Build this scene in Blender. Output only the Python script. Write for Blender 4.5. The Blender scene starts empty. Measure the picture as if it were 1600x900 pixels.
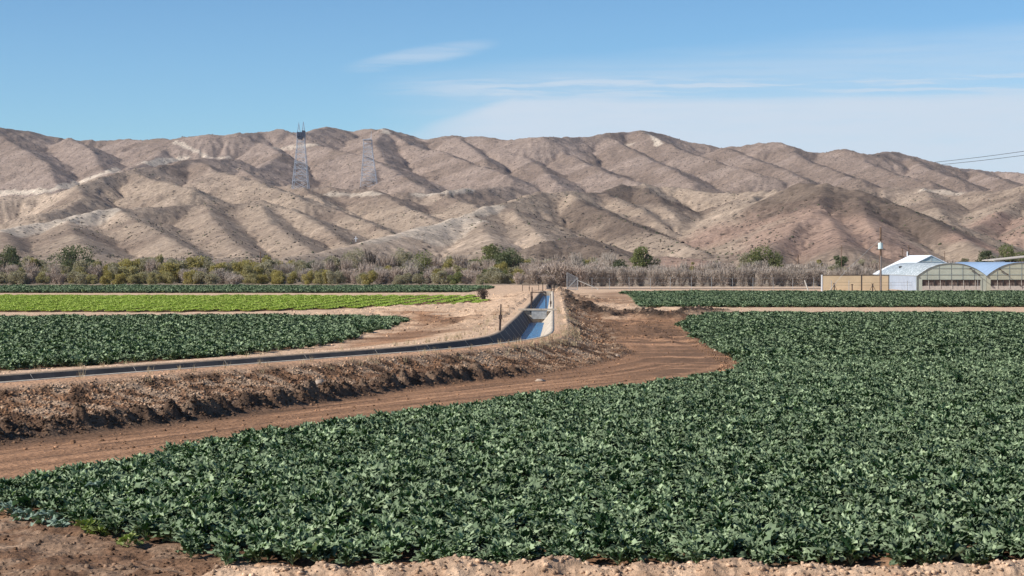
import bpy, math, random
import numpy as np
from mathutils import Vector, Matrix

S = bpy.context.scene
COL = S.collection
R = math.radians

# ------------------------------------------------------------------ camera
F = 3111.0            # focal length in photo pixels (1600 wide)
HZ = 405.0            # row of the horizon
CH = 4.6              # camera height
cam_d = bpy.data.cameras.new('camera')
cam_d.sensor_width = 36.0
cam_d.lens = 36.0 * F / 1600.0
cam_d.shift_y = -(450.0 - HZ) / 1600.0
cam_d.clip_start = 0.5
cam_d.clip_end = 30000
cam = bpy.data.objects.new('camera', cam_d)
cam.location = (0, 0, CH)
cam.rotation_euler = (R(90), 0, 0)
COL.objects.link(cam)
S.camera = cam

# ------------------------------------------------------------------ light
SUN_DIR = Vector((-0.76, -0.31, 0.60)).normalized()    # towards the sun
sun_d = bpy.data.lights.new('sun', 'SUN')
sun_d.energy = 4.9
sun_d.angle = R(0.5)
sun_d.color = (1.0, 0.955, 0.89)
sun = bpy.data.objects.new('sun', sun_d)
sun.rotation_euler = SUN_DIR.to_track_quat('Z', 'Y').to_euler()
sun.location = (-50, 0, 60)
COL.objects.link(sun)

S.view_settings.view_transform = 'Standard'
S.view_settings.look = 'None'
S.view_settings.exposure = 0.30
S.view_settings.gamma = 1.0
S.view_settings.use_curve_mapping = False
S.render.engine = 'CYCLES'
S.cycles.max_bounces = 5
S.cycles.diffuse_bounces = 3
S.cycles.glossy_bounces = 2
S.cycles.transmission_bounces = 3
S.cycles.transparent_max_bounces = 6
S.cycles.volume_bounces = 0
S.cycles.volume_step_rate = 20
S.cycles.caustics_reflective = False
S.cycles.caustics_refractive = False


class NT:
    """small helper to wire shader nodes"""
    def __init__(s, tree):
        s.t = tree
        s.n = tree.nodes
        s.l = tree.links

    def put(s, sock, v):
        if v is None:
            return
        if isinstance(v, (int, float)):
            sock.default_value = v
        elif isinstance(v, (tuple, list)):
            if len(v) == 3 and sock.type == 'RGBA':
                v = (*v, 1)
            sock.default_value = v
        else:
            s.l.new(v, sock)

    def math(s, op, a, b=None, c=None, clamp=False):
        n = s.n.new('ShaderNodeMath')
        n.operation = op
        n.use_clamp = clamp
        for i, v in enumerate((a, b, c)):
            s.put(n.inputs[i], v)
        return n.outputs[0]

    def mix(s, f, a, b, mode='MIX'):
        n = s.n.new('ShaderNodeMix')
        n.data_type = 'RGBA'
        n.blend_type = mode
        s.put(n.inputs[0], f)
        s.put(n.inputs[6], a)
        s.put(n.inputs[7], b)
        return n.outputs[2]

    def noise(s, vec, scale, detail=3, rough=0.55, dim='3D'):
        n = s.n.new('ShaderNodeTexNoise')
        n.noise_dimensions = dim
        if vec is not None:
            s.l.new(vec, n.inputs['Vector'])
        n.inputs['Scale'].default_value = scale
        n.inputs['Detail'].default_value = detail
        n.inputs['Roughness'].default_value = rough
        return n.outputs['Fac']

    def voro(s, vec, scale, out='Distance', feature='F1', rand=1.0):
        n = s.n.new('ShaderNodeTexVoronoi')
        n.feature = feature
        s.l.new(vec, n.inputs['Vector'])
        n.inputs['Scale'].default_value = scale
        n.inputs['Randomness'].default_value = rand
        return n.outputs[out]

    def ramp(s, v, lo, hi, a=0.0, b=1.0, smooth=True):
        n = s.n.new('ShaderNodeMapRange')
        n.interpolation_type = 'SMOOTHSTEP' if smooth else 'LINEAR'
        s.put(n.inputs[0], v)
        for i, x in enumerate((lo, hi, a, b)):
            n.inputs[i + 1].default_value = x
        return n.outputs[0]

    def scale_vec(s, vec, v):
        n = s.n.new('ShaderNodeVectorMath')
        n.operation = 'MULTIPLY'
        s.l.new(vec, n.inputs[0])
        n.inputs[1].default_value = v
        return n.outputs[0]

    def attr(s, name, out='Color'):
        n = s.n.new('ShaderNodeAttribute')
        n.attribute_name = name
        return n.outputs[out]

    def bump(s, h, strength, dist):
        n = s.n.new('ShaderNodeBump')
        n.inputs['Strength'].default_value = strength
        n.inputs['Distance'].default_value = dist
        s.l.new(h, n.inputs['Height'])
        return n.outputs['Normal']


# ------------------------------------------------------------------ sky
W = bpy.data.worlds.new('World')
S.world = W
W.use_nodes = True
w = NT(W.node_tree)
w.n.clear()
sky = w.n.new('ShaderNodeTexSky')
sky.sky_type = 'NISHITA'
sky.sun_disc = False
sky.sun_elevation = math.asin(SUN_DIR.z)
sky.sun_rotation = math.atan2(SUN_DIR.x, SUN_DIR.y)
sky.altitude = 100
sky.air_density = 1.0
sky.dust_density = 0.35
sky.ozone_density = 2.2
tc = w.n.new('ShaderNodeTexCoord')
sep = w.n.new('ShaderNodeSeparateXYZ')
w.l.new(tc.outputs['Generated'], sep.inputs[0])
az = w.math('ARCTAN2', sep.outputs[0], sep.outputs[1])
el = w.math('ARCSINE', sep.outputs[2])
cmb = w.n.new('ShaderNodeCombineXYZ')
w.l.new(w.math('MULTIPLY', az, 6.0), cmb.inputs[0])
w.l.new(w.math('MULTIPLY', el, 45.0), cmb.inputs[1])
vec = cmb.outputs[0]
n1 = w.noise(vec, 1.1, 5, 0.6)
n2 = w.noise(vec, 3.2, 6, 0.62)
cmb2 = w.n.new('ShaderNodeCombineXYZ')
w.l.new(w.math('MULTIPLY', az, 11.0), cmb2.inputs[0])
w.l.new(w.math('ADD', w.math('MULTIPLY', el, 230.0), w.math('MULTIPLY', n1, 3.0)), cmb2.inputs[1])
n3 = w.noise(cmb2.outputs[0], 1.0, 5, 0.6)
# pale veil low in the sky, rising to the right
nz = w.math('SUBTRACT', n1, 0.5)
edge = w.math('SUBTRACT', 0.0830, w.math('MULTIPLY', w.math('MAXIMUM', w.math('MULTIPLY', az, -1.0), 0.0), 0.32))
t = w.math('SUBTRACT', w.math('ADD', edge, w.math('MULTIPLY', nz, 0.008)), el)
side_f = w.math('MULTIPLY', w.ramp(az, -0.085, -0.005), w.ramp(az, 0.5, 1.2, 1.0, 0.0))
low = w.math('MULTIPLY', w.math('MULTIPLY', w.ramp(t, -0.002, 0.006), w.ramp(n2, 0.2, 0.6, 0.84, 1.0)), side_f)
t2 = w.math('SUBTRACT', w.math('ADD', w.math('ADD', 0.097, w.math('MULTIPLY', w.math('MINIMUM', az, 0.35), 0.07)), w.math('MULTIPLY', nz, 0.016)), el)
high = w.math('MULTIPLY', w.math('MULTIPLY', w.ramp(t2, -0.006, 0.012), w.ramp(n3, 0.25, 0.65, 0.55, 1.0)), side_f)
veil = w.math('MAXIMUM', w.math('MULTIPLY', low, 0.93), w.math('MULTIPLY', high, 0.42))
band = w.math('MULTIPLY', w.ramp(el, 0.078, 0.084), w.ramp(el, 0.088, 0.093, 1.0, 0.0))
streak = w.math('MULTIPLY', w.math('MULTIPLY', w.ramp(n3, 0.46, 0.62), band), side_f)
# small wisp left of centre
du = w.math('MULTIPLY', w.math('ADD', az, 0.046), 1 / 0.038)
dv0 = w.math('SUBTRACT', el, w.math('ADD', 0.1015, w.math('MULTIPLY', w.math('ADD', az, 0.046), 0.17)))
dv = w.math('MULTIPLY', dv0, 1 / 0.0052)
rr = w.math('ADD', w.math('MULTIPLY', du, du), w.math('MULTIPLY', dv, dv))
wisp = w.math('MULTIPLY', w.ramp(rr, 0.0, 1.3, 1.0, 0.0), w.ramp(n3, 0.25, 0.6))
mask = w.math('MAXIMUM', veil, w.math('MULTIPLY', wisp, 0.48))
mask = w.math('ADD', mask, w.math('MULTIPLY', streak, 0.38), clamp=True)
skyc = w.mix(1.0, sky.outputs[0], (0.51, 0.75, 0.99), 'MULTIPLY')
gain = w.math('MULTIPLY', w.ramp(el, 0.03, 0.17, 1.36, 1.0, False), w.ramp(el, 0.15, 0.8, 1.0, 0.62))
skyc = w.mix(1.0, skyc, gain, 'MULTIPLY')
SKY_GAIN = 1.0
cl = w.mix(mask, skyc, (5.7, 6.5, 7.45))
bg = w.n.new('ShaderNodeBackground')
w.l.new(cl, bg.inputs[0])
bg.inputs[1].default_value = 0.095
out = w.n.new('ShaderNodeOutputWorld')
w.l.new(bg.outputs[0], out.inputs[0])


# ------------------------------------------------------------------ noise and geometry in numpy
_r = np.random.RandomState(11)
_perm = np.concatenate([_r.permutation(1024)] * 2)
_val = _r.rand(1024).astype(np.float32)


def vnoise(x, y, seed=0):
    xi = np.floor(x)
    yi = np.floor(y)
    fx = (x - xi).astype(np.float32)
    fy = (y - yi).astype(np.float32)
    xi = xi.astype(np.int64) + seed * 57
    yi = yi.astype(np.int64) + seed * 131
    fx = fx * fx * fx * (fx * (fx * 6 - 15) + 10)
    fy = fy * fy * fy * (fy * (fy * 6 - 15) + 10)

    def h(a, b):
        return _val[_perm[_perm[a & 1023] + (b & 1023)]]
    a = h(xi, yi)
    b = h(xi + 1, yi)
    c = h(xi, yi + 1)
    d = h(xi + 1, yi + 1)
    return (a + (b - a) * fx) * (1 - fy) + (c + (d - c) * fx) * fy


def fbm(x, y, octv=4, seed=0, gain=0.5, lac=2.03):
    s = 0
    amp = 1
    tot = 0
    for i in range(octv):
        s = s + amp * vnoise(x * lac ** i + 13.7 * i, y * lac ** i + 7.1 * i, seed + i)
        tot += amp
        amp *= gain
    return s / tot


def ridged(x, y, octv=4, seed=0):
    s = 0
    amp = 1
    tot = 0
    for i in range(octv):
        n = 1 - np.abs(2 * vnoise(x * 2.07 ** i + 3.1 * i, y * 2.07 ** i, seed + i) - 1)
        s = s + amp * n * n
        tot += amp
        amp *= 0.5
    return s / tot


def sstep(a, b, x):
    t = np.clip((x - a) / (b - a), 0, 1)
    return t * t * (3 - 2 * t)


def at(px, py, z=0.0):
    """the spot at height z that the photo shows in pixel (px, py)"""
    D = (CH - z) * F / (py - HZ)
    return ((px - 800) / F * D, D)


def P3(px, py, D):
    return ((px - 800) / F * D, D, CH + (HZ - py) / F * D)


def poly(pts, z=0.0):
    return np.array([at(a, b, z) for a, b in pts])


def seg_dist(X, Y, pts, want_t=False):
    """distance to a polyline, signed side (+ right of travel), and length along it"""
    best = np.full(X.shape, 1e18)
    side = np.zeros(X.shape)
    tt = np.zeros(X.shape)
    run = 0.0
    for (ax, ay), (bx, by) in zip(pts[:-1], pts[1:]):
        dx, dy = bx - ax, by - ay
        L2 = dx * dx + dy * dy
        L = math.sqrt(L2)
        t = np.clip(((X - ax) * dx + (Y - ay) * dy) / L2, 0, 1)
        qx = X - (ax + t * dx)
        qy = Y - (ay + t * dy)
        d = qx * qx + qy * qy
        m = d < best
        best = np.where(m, d, best)
        side = np.where(m, np.sign(qx * dy - qy * dx), side)
        tt = np.where(m, run + t * L, tt)
        run += L
    return np.sqrt(best), side, tt


def inside(X, Y, pg):
    c = np.zeros(X.shape, bool)
    n = len(pg)
    for i in range(n):
        x1, y1 = pg[i]
        x2, y2 = pg[(i + 1) % n]
        if y1 == y2:
            continue
        cond = (y1 > Y) != (y2 > Y)
        xin = (x2 - x1) * (Y - y1) / (y2 - y1) + x1
        c ^= cond & (X < xin)
    return c


def sdist(X, Y, pg):
    """+ inside"""
    d, _, _ = seg_dist(X, Y, list(pg) + [pg[0]])
    return np.where(inside(X, Y, pg), d, -d)


# ------------------------------------------------------------------ object helpers
def tag(o, label=None, cat=None, group=None, kind=None):
    if label:
        o['label'] = label
    if cat:
        o['category'] = cat
    if group:
        o['group'] = group
    if kind:
        o['kind'] = kind
    return o


def empty(name, loc, label, cat, group=None, rz=0.0):
    o = bpy.data.objects.new(name, None)
    o.location = loc
    o.rotation_euler = (0, 0, rz)
    o.empty_display_size = 0.3
    COL.objects.link(o)
    return tag(o, label, cat, group)


def np_mesh(name, V, Fq, smooth=False, cols=None):
    """V n×3, Fq m×k faces all of one size"""
    me = bpy.data.meshes.new(name)
    V = np.asarray(V, np.float32)
    Fq = np.asarray(Fq, np.int32)
    m, k = Fq.shape
    me.vertices.add(len(V))
    me.vertices.foreach_set('co', V.ravel())
    me.loops.add(m * k)
    me.loops.foreach_set('vertex_index', Fq.ravel())
    me.polygons.add(m)
    me.polygons.foreach_set('loop_start', np.arange(0, m * k, k, dtype=np.int32))
    me.polygons.foreach_set('loop_total', np.full(m, k, np.int32))
    if smooth:
        me.polygons.foreach_set('use_smooth', np.ones(m, bool))
    me.update(calc_edges=True)
    for cn, c in (cols or {}).items():
        a = me.color_attributes.new(cn, 'FLOAT_COLOR', 'POINT')
        cc = np.ones((len(V), 4), np.float32)
        cc[:, :3] = c
        a.data.foreach_set('color', cc.ravel())
    return me


def link(name, me, mat=None, parent=None):
    o = bpy.data.objects.new(name, me)
    if mat is not None and len(me.materials) == 0:
        me.materials.append(mat)
    COL.objects.link(o)
    if parent is not None:
        o.parent = parent
    return o


def grid_faces(nr, nc):
    i = np.arange(nr - 1)[:, None] * nc + np.arange(nc - 1)[None, :]
    return np.stack([i, i + 1, i + nc + 1, i + nc], -1).reshape(-1, 4)


class MB:
    """collects boxes, bars and polygons into one mesh"""
    def __init__(s):
        s.v = []
        s.f = []

    def box(s, c, d, rz=0.0):
        cx, cy, cz = c
        hx, hy, hz = d[0] / 2, d[1] / 2, d[2] / 2
        b = len(s.v)
        ca, sa = math.cos(rz), math.sin(rz)
        for z in (-hz, hz):
            for x, y in ((-hx, -hy), (hx, -hy), (hx, hy), (-hx, hy)):
                s.v.append((cx + x * ca - y * sa, cy + x * sa + y * ca, cz + z))
        s.f += [(b, b + 3, b + 2, b + 1), (b + 4, b + 5, b + 6, b + 7), (b, b + 1, b + 5, b + 4),
                (b + 1, b + 2, b + 6, b + 5), (b + 2, b + 3, b + 7, b + 6), (b + 3, b, b + 4, b + 7)]
        return s

    def bar(s, p, q, r, r2=None, n=4):
        p = Vector(p)
        q = Vector(q)
        r2 = r if r2 is None else r2
        d = (q - p).normalized()
        u = d.orthogonal().normalized()
        w_ = d.cross(u)
        b = len(s.v)
        for pt, rad in ((p, r), (q, r2)):
            for k in range(n):
                a = 2 * math.pi * (k + .5) / n
                s.v.append(tuple(pt + (u * math.cos(a) + w_ * math.sin(a)) * rad))
        for k in range(n):
            k2 = (k + 1) % n
            s.f.append((b + k, b + k2, b + n + k2, b + n + k))
        s.f.append(tuple(b + k for k in range(n))[::-1])
        s.f.append(tuple(b + n + k for k in range(n)))
        return s

    def face(s, pts):
        b = len(s.v)
        s.v += [tuple(p) for p in pts]
        s.f.append(tuple(range(b, b + len(pts))))
        return s

    def slab(s, pts, off):
        """a polygon given thickness along off"""
        b = len(s.v)
        n = len(pts)
        off = Vector(off)
        s.v += [tuple(p) for p in pts] + [tuple(Vector(p) + off) for p in pts]
        s.f.append(tuple(range(b, b + n)))
        s.f.append(tuple(range(b + 2 * n - 1, b + n - 1, -1)))
        for k in range(n):
            k2 = (k + 1) % n
            s.f.append((b + k2, b + k, b + n + k, b + n + k2))
        return s

    def build(s, name, mat, parent=None, smooth=False):
        me = bpy.data.meshes.new(name)
        me.from_pydata(s.v, [], s.f)
        if smooth:
            for p in me.polygons:
                p.use_smooth = True
        me.update()
        return link(name, me, mat, parent)


def mat_new(name):
    m = bpy.data.materials.new(name)
    m.use_nodes = True
    t = NT(m.node_tree)
    bs = t.n['Principled BSDF']
    return m, t, bs


def mat_plain(name, col, rough=0.8, var=0.15, scale=3.0, spec=0.3, metal=0.0, bump=0.0):
    m, t, b = mat_new(name)
    g = t.n.new('ShaderNodeTexCoord').outputs['Object']
    n = t.noise(g, scale, 4, 0.6)
    c = t.mix(t.ramp(n, 0.3, 0.7), tuple(x * (1 - var) for x in col), tuple(min(1, x * (1 + var)) for x in col))
    t.put(b.inputs['Base Color'], c)
    b.inputs['Roughness'].default_value = rough
    b.inputs['Specular IOR Level'].default_value = spec
    b.inputs['Metallic'].default_value = metal
    if bump:
        t.put(b.inputs['Normal'], t.bump(n, bump, 0.02))
    return m


def copy_tree(o, parent=None):
    c = o.copy()
    COL.objects.link(c)
    if parent is not None:
        c.parent = parent
    for ch in list(o.children):
        copy_tree(ch, c)
    return c


# ================================================================== LAYOUT on the ground
ZL = 0.5     # the land left of the canal lies a little higher
# centreline of the canal from the left frame edge to far up the valley, with half width
nearlip = [at(0, 598, .9), at(200, 582.5, .9), at(400, 568, .9), at(600, 553, .9), at(720, 544, .9), at(800, 535.5, .9)]
dirx, diry = nearlip[1][0] - nearlip[0][0], nearlip[1][1] - nearlip[0][1]
dl = math.hypot(dirx, diry)
dirx, diry = dirx / dl, diry / dl
CL = []
for i, (x, y) in enumerate(nearlip):
    hw = 1.3
    CL.append((x - diry * hw, y + dirx * hw, 1.3))
x0, y0, _ = CL[0]
CL = [(x0 - dirx * 40, y0 - diry * 40, 1.3), (x0 - dirx * 12, y0 - diry * 12, 1.3)] + CL[:-1]
# the bend and the straight reach, from photo rows (left lip, right lip)
for py, l, r in ((528, 758, 845), (519, 782, 860.5), (508, 793, 861), (497, 806, 861.5), (485, 818, 862), (472, 831, 862.5), (463, 839, 862.5), (456, 845, 862.5)):
    a = at(l, py, .9)
    b = at(r, py, .9)
    CL.append(((a[0] + b[0]) / 2, a[1], (b[0] - a[0]) / 2 if py < 520 else 1.32))
xe, ye, _ = CL[-1]
CL.append((xe + .1, ye + 5, 0.62))
CLp = np.array(CL)


def resample(pts, step):
    """smooth resample of the canal course"""
    pts = np.asarray(pts, float)
    d = np.r_[0, np.cumsum(np.hypot(*np.diff(pts[:, :2], axis=0).T))]
    n = int(d[-1] / step) + 1
    s = np.linspace(0, d[-1], n)
    out = np.stack([np.interp(s, d, pts[:, k]) for k in range(pts.shape[1])], 1)
    k = max(1, int(3.0 / step))
    pad = np.pad(out, ((k, k), (0, 0)), mode='edge')
    ker = np.ones(2 * k + 1) / (2 * k + 1)
    sm = np.stack([np.convolve(pad[:, j], ker, 'valid') for j in range(out.shape[1])], 1)
    sm[:k] = out[:k]
    sm[-k:] = out[-k:]
    return sm


CLs = resample(CLp, 1.0)
CLc = CLs[::3] if (len(CLs) - 1) % 3 == 0 else np.vstack([CLs[::3], CLs[-1:]])

# fields
F1 = np.vstack([poly([(-320, 775), (-100, 748), (0, 738), (120, 716), (240, 690), (370, 668), (500, 650), (620, 633), (700, 625), (800, 610),
           (900, 600), (1000, 590), (1080, 581), (1140, 570)], .42), poly([(1155, 571), (1140, 560), (1105, 540), (1075, 522), (1060, 511),
           (1075, 504), (1110, 493.5), (1300, 493.5), (1600, 493.5), (2100, 493.5), (2600, 640), (2300, 893), (1600, 893), (1200, 892), (900, 893), (600, 893), (400, 892),
           (350, 889), (290, 880), (255, 862), (215, 852), (160, 842), (120, 828), (60, 812), (0, 800), (-200, 790)])])
F2 = poly([(-500, 600), (0, 581), (120, 574), (220, 568), (330, 561), (400, 553), (480, 545), (540, 534), (570, 524), (600, 516), (636, 506),
           (622, 501), (560, 500), (300, 499.7), (0, 499.7), (-700, 499.7)], ZL)
F3 = poly([(-900, 488), (0, 488), (280, 488), (400, 487), (520, 484), (640, 479), (722, 476.5), (780, 473.5), (772, 471), (745, 469), (765, 463.4),
           (600, 463.2), (0, 463.2), (-900, 463.2)], ZL)
F4 = poly([(-900, 458), (0, 458), (500, 458), (730, 457), (760, 453), (772, 450.5), (760, 449.3), (0, 449.3), (-900, 449.3)], ZL)
F5 = poly([(1000, 480.5), (1012, 480.5), (1200, 480.5), (1600, 480), (2300, 480), (2300, 458.2), (1600, 458.2), (1200, 458.2), (972, 458.2), (985, 463)])


def near_pt(px, py, z, h, r, X, Y):
    x, y = at(px, py, z)
    return h * np.exp(-(((X - x) ** 2 + (Y - y) ** 2) / (r * r)))


berm_far = poly([(893, 477), (915, 484), (940, 493), (965, 495), (1000, 491), (1030, 498), (1060, 493), (1115, 489)])
berm_patch = poly([(862, 462), (885, 468), (905, 472), (925, 470)])
base_line = None


def ground_z(X, Y, fine=True):
    d, side, t = seg_dist(X, Y, CLc[:, :2])
    hw = np.interp(Y, CLs[:, 1], CLs[:, 2])
    s = d * side                      # + = right (viewer's) side
    left = s < 0
    big = fbm(X * .12, Y * .12, 3, 3)
    mid = fbm(X * .7, Y * .7, 4, 7)
    fin = fbm(X * 2.6, Y * 2.6, 4, 17) if fine else 0.5
    o = d - hw                        # distance outside the lip's inner edge
    zb_l = ZL
    zb = np.where(left, zb_l, 0.0)
    prof_l = .88 + (zb_l - .88) * sstep(1.0, 4.5 + big * 2, o)
    run = 3.2 + 1.9 * sstep(72, 54, Y) + (big - .5) * 1.2
    run = run * (0.80 + 0.20 * sstep(95, 70, Y))
    pru = (o - 0.9) / run
    pr = np.clip(pru, 0, 1)
    prof_r = .88 * (1 - pr ** 1.1 * (1.9 - .9 * pr ** 1.1))
    # scarp cut into the toe on the near-left stretch
    sc = sstep(84, 74, Y)
    scarp = sstep(0.66, 0.72, pru + (mid - .5) * .12) * sc * (0.25 * (pr < 1) * (1 - pr))
    prof_r = prof_r - scarp
    z = np.where(left, prof_l, prof_r)
    bank = np.where(left, 0.15, sstep(0.02, .12, pr) * sstep(1.15, .98, pru))
    # windrow of clods along the toe
    wr = np.exp(-((o - .9 - run * 1.05) / .42) ** 2) * np.where(left, 0, 1) * (0.30 * sc + .08) * (.1 + 1.9 * fin) * sstep(120, 95, Y)
    z = z + wr
    rough = 0.02 + 0.065 * bank + 0.07 * np.clip(wr * 5, 0, 1)
    # rough heaps far right of the canal
    b, _, _ = seg_dist(X, Y, berm_far)
    bf = np.exp(-(b / 1.5) ** 2)
    z = z + bf * (.55 * mid + .25 * (fin - .3))
    b2, _, _ = seg_dist(X, Y, berm_patch)
    bp = np.exp(-(b2 / 2.2) ** 2)
    z = z + bp * (.7 * mid)
    # loose dry ground either side of the far reach
    dry = sstep(100, 125, Y) * sstep(260, 200, Y) * sstep(22, 10, np.abs(X - 2)) * (d > hw + .8)
    z = z + dry * (mid - .45) * .55
    # ruts on the road
    road = (~left) * sstep(1.1, 1.5, pr + (o - .9 - run) * .1)
    ss = o - run
    z = z + np.where(left, 0, 1) * sstep(1.0, 1.3, (o - .9) / run) * sstep(12, 7, o) * (vnoise(ss * 1.4, t * .05, 5) - .5) * .10
    # rim of clods at the camera's edge of the crop
    e = np.abs(Y - (28.15 + .25 * (vnoise(X * .35, X * 0 + 3, 9) - .5)))
    rim = np.exp(-(e / .42) ** 2) * sstep(-4.9, -3.6, X)
    z = z + rim * (.10 + .30 * fbm(X * 1.3, Y * 1.3, 3, 23))
    fg = sstep(40, 33, Y)
    z = z + fg * ((mid - .5) * .14)
    rough = rough + .09 * fg + .03 * dry
    z = z + rough * (fin - .5) * 1.7
    # furrows under the crops are hidden; keep them flat
    lipzone = sstep(.75, .35, o)
    z = z * (1 - lipzone) + .908 * lipzone
    inn = o < -0.02
    z = np.where(inn & (Y < 262) & (Y > 10), -1.7, z)
    return z, dict(s=s, o=o, d=d, left=left, pr=pru, t=t, bank=bank, wr=wr, bf=bf, bp=bp, dry=dry, rim=rim, fg=fg, mid=mid, fin=fin, big=big, sc=sc, hw=hw)


def lerp(a, b, f):
    return a + (b - a) * f[..., None]


DRY = np.array((.61, .42, .28))
ROAD = np.array((.275, .152, .086))
DAMP = np.array((.132, .078, .048))
DARK = np.array((.060, .040, .028))
PALE = np.array((.56, .42, .31))


def ground_col(X, Y, g):
    n = fbm(X * .35, Y * .35, 4, 31)
    n2 = fbm(X * 1.7, Y * 1.7, 4, 41)
    c = np.broadcast_to(DRY, X.shape + (3,)).copy()
    o, pr, left = g['o'], g['pr'], g['left']
    right = 1 - left.astype(float)
    # everything right of the canal and this side of the dry belt is damp track soil
    lim = sstep(168, 150, Y + (n - .5) * 30)
    rd = right * sstep(.75, 1.05, pr + (n2 - .5) * .2) * lim
    c = lerp(c, ROAD * 1.0, rd)
    # lighter packed wheel lines
    tr = vnoise((o) * .9, g['t'] * .035, 5) * .6 + .4 * vnoise(o * 3.2, g['t'] * .07, 6)
    c = lerp(c, ROAD * 1.75, rd * sstep(.52, .72, tr) * sstep(16, 9, o) * .75)
    c = lerp(c, DAMP, rd * sstep(.46, .25, tr) * .6 * sstep(.35, .7, n + .1))
    # wheel ruts along the track, broken and uneven
    for k_, oo in enumerate((1.5, 3.2, 5.4, 7.0, 9.3)):
        wv = oo + (vnoise(g['t'] * .11, X * 0 + k_ * 3.1, 21) - .5) * 1.3
        ln = np.exp(-((o - 3.6 - wv) / .17) ** 2)
        c = lerp(c, DAMP * .85, rd * ln * sstep(.40, .55, n2 + (vnoise(g['t'] * .3, X * 0 + k_, 22) - .5) * .4) * .8 * sstep(14, 10, o))
    pl_ = right * sstep(1.5, .8, o) * sstep(118, 88, Y)
    c = lerp(c, ROAD * 1.75, pl_ * .75)
    # bank face
    bk = right * sstep(.0, .14, pr) * sstep(1.25, 1.05, pr) * (1 - sstep(175, 150, -Y + 320) * 0)
    bcol = lerp(np.broadcast_to(ROAD * .98, c.shape), DRY * .62, sstep(.47, .66, n2))
    bcol = lerp(bcol, DAMP * 1.05, sstep(.48, .34, n2 + (n - .5) * .5))
    c = lerp(c, bcol, bk * sstep(215, 175, Y))
    dampl = right * sstep(.68, .86, pr + (n2 - .5) * .25) * sstep(1.42, 1.12, pr) * (.35 + .65 * g['sc'])
    c = lerp(c, DARK * 1.5, dampl * .75 * sstep(150, 100, Y))
    # right part of the turning area: darker, ridged, paler scrapes
    pa = poly([(930, 505), (1000, 500), (1060, 505), (1110, 545), (1150, 566), (1120, 580), (1020, 590), (1010, 560), (975, 530)])
    m = sstep(-1.5, 1.5, sdist(X, Y, pa) + (n - .5) * 5)
    c = lerp(c, DAMP * 1.25, m * .75)
    scr = vnoise(X * .25 + 40, Y * 1.1, 8)
    c = lerp(c, ROAD * 1.9, m * sstep(.68, .85, scr) * .7)
    # dark wet heaps
    c = lerp(c, DARK, np.clip(g['bf'] * 1.2, 0, 1) * sstep(.3, .55, n2 + .1))
    c = lerp(c, DARK * 1.3, np.clip(g['bp'] * 1.1, 0, 1) * sstep(.42, .55, n2))
    pb = poly([(925, 458), (975, 456), (1005, 474), (985, 479), (930, 474)])
    m = sstep(-4, 4, sdist(X, Y, pb) + (n - .5) * 14)
    c = lerp(c, ROAD * .9, m * .8)
    # left side turning area
    pc = poly([(500, 548), (560, 532), (600, 518), (640, 498), (620, 490), (680, 488), (735, 503), (715, 517), (700, 527), (640, 535), (560, 545)], ZL)
    sdc = sdist(X, Y, pc)
    m = sstep(-1.5, 2.0, sdc + (n - .5) * 5) * left
    c = lerp(c, ROAD * 1.12, m)
    c = lerp(c, ROAD * 1.8, m * sstep(.55, .7, vnoise(X * .9 - Y * .42, Y * .05 + X * .02, 12)) * .6)
    pd = poly([(640, 528), (660, 512), (700, 500), (735, 503), (720, 520), (690, 528)], ZL)
    m = sstep(-3, 3, sdist(X, Y, pd) + (n - .5) * 8) * left
    c = lerp(c, DAMP * 1.1, m * sstep(.3, .6, n2) * .9)
    # faint wheel ruts and crumbly dark lines over the dry ground
    rt = np.abs(vnoise(X * .55 + 9, Y * .06 + X * .12, 14) - .5)
    c = lerp(c, DAMP * 1.7, g['dry'] * sstep(.045, .012, rt) * sstep(.40, .56, n2) * .75)
    # camera-side strip of soil
    c = lerp(c, lerp(np.broadcast_to(ROAD * 1.25, c.shape), DRY * .8, sstep(.42, .66, n2)), g['fg'])
    c = lerp(c, DAMP, g['fg'] * sstep(.55, .38, n) * sstep(-2.4, -4.2, X) * .7)
    c = lerp(c, DRY * .82, np.clip(g['rim'] * 1.3, 0, 1) * g['fg'] * .8)
    # soil in the crops
    for pg in (F1, F2, F3, F4, F5):
        sd = sdist(X, Y, pg)
        c = lerp(c, ROAD * .6, sstep(.2, .9, sd))
    # tarred farm road and pale verge beyond the right field
    x5 = sstep(9, 14, X)
    yy = (Y - 311) / 4.5
    c = lerp(c, np.array((.10, .085, .075)), x5 * np.exp(-yy ** 4) * .9)
    c = lerp(c, PALE, x5 * sstep(316, 318, Y) * sstep(340, 334, Y))
    # scrub floor
    far = sstep(305, 325, Y) * (X < 8) + sstep(334, 345, Y) * (X >= 8)
    c = lerp(c, np.array((.30, .235, .17)), far)
    c = c * (0.74 + .52 * n2)[..., None]
    c = c * (0.93 + .14 * fbm(X * 9, Y * 9, 2, 55))[..., None]
    return c


# rows and columns of the ground sheet
def rows():
    ys = [-4000., -1500, -500, -150, -40, -5, 8, 14, 18, 20]
    y = 21.0
    while y < 900:
        ys.append(y)
        if y < 27:
            y += .3
        elif y < 40:
            y += .06 if y < 31 else .10
        elif y < 52:
            y += .14
        elif y < 100:
            y += .15
        elif y < 165:
            y += .28
        elif y < 320:
            y += .55
        else:
            y += 8 + (y - 320) * .05
    ys += [1200, 1700, 2500, 4000, 7000, 12000]
    return np.array(ys)


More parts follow.
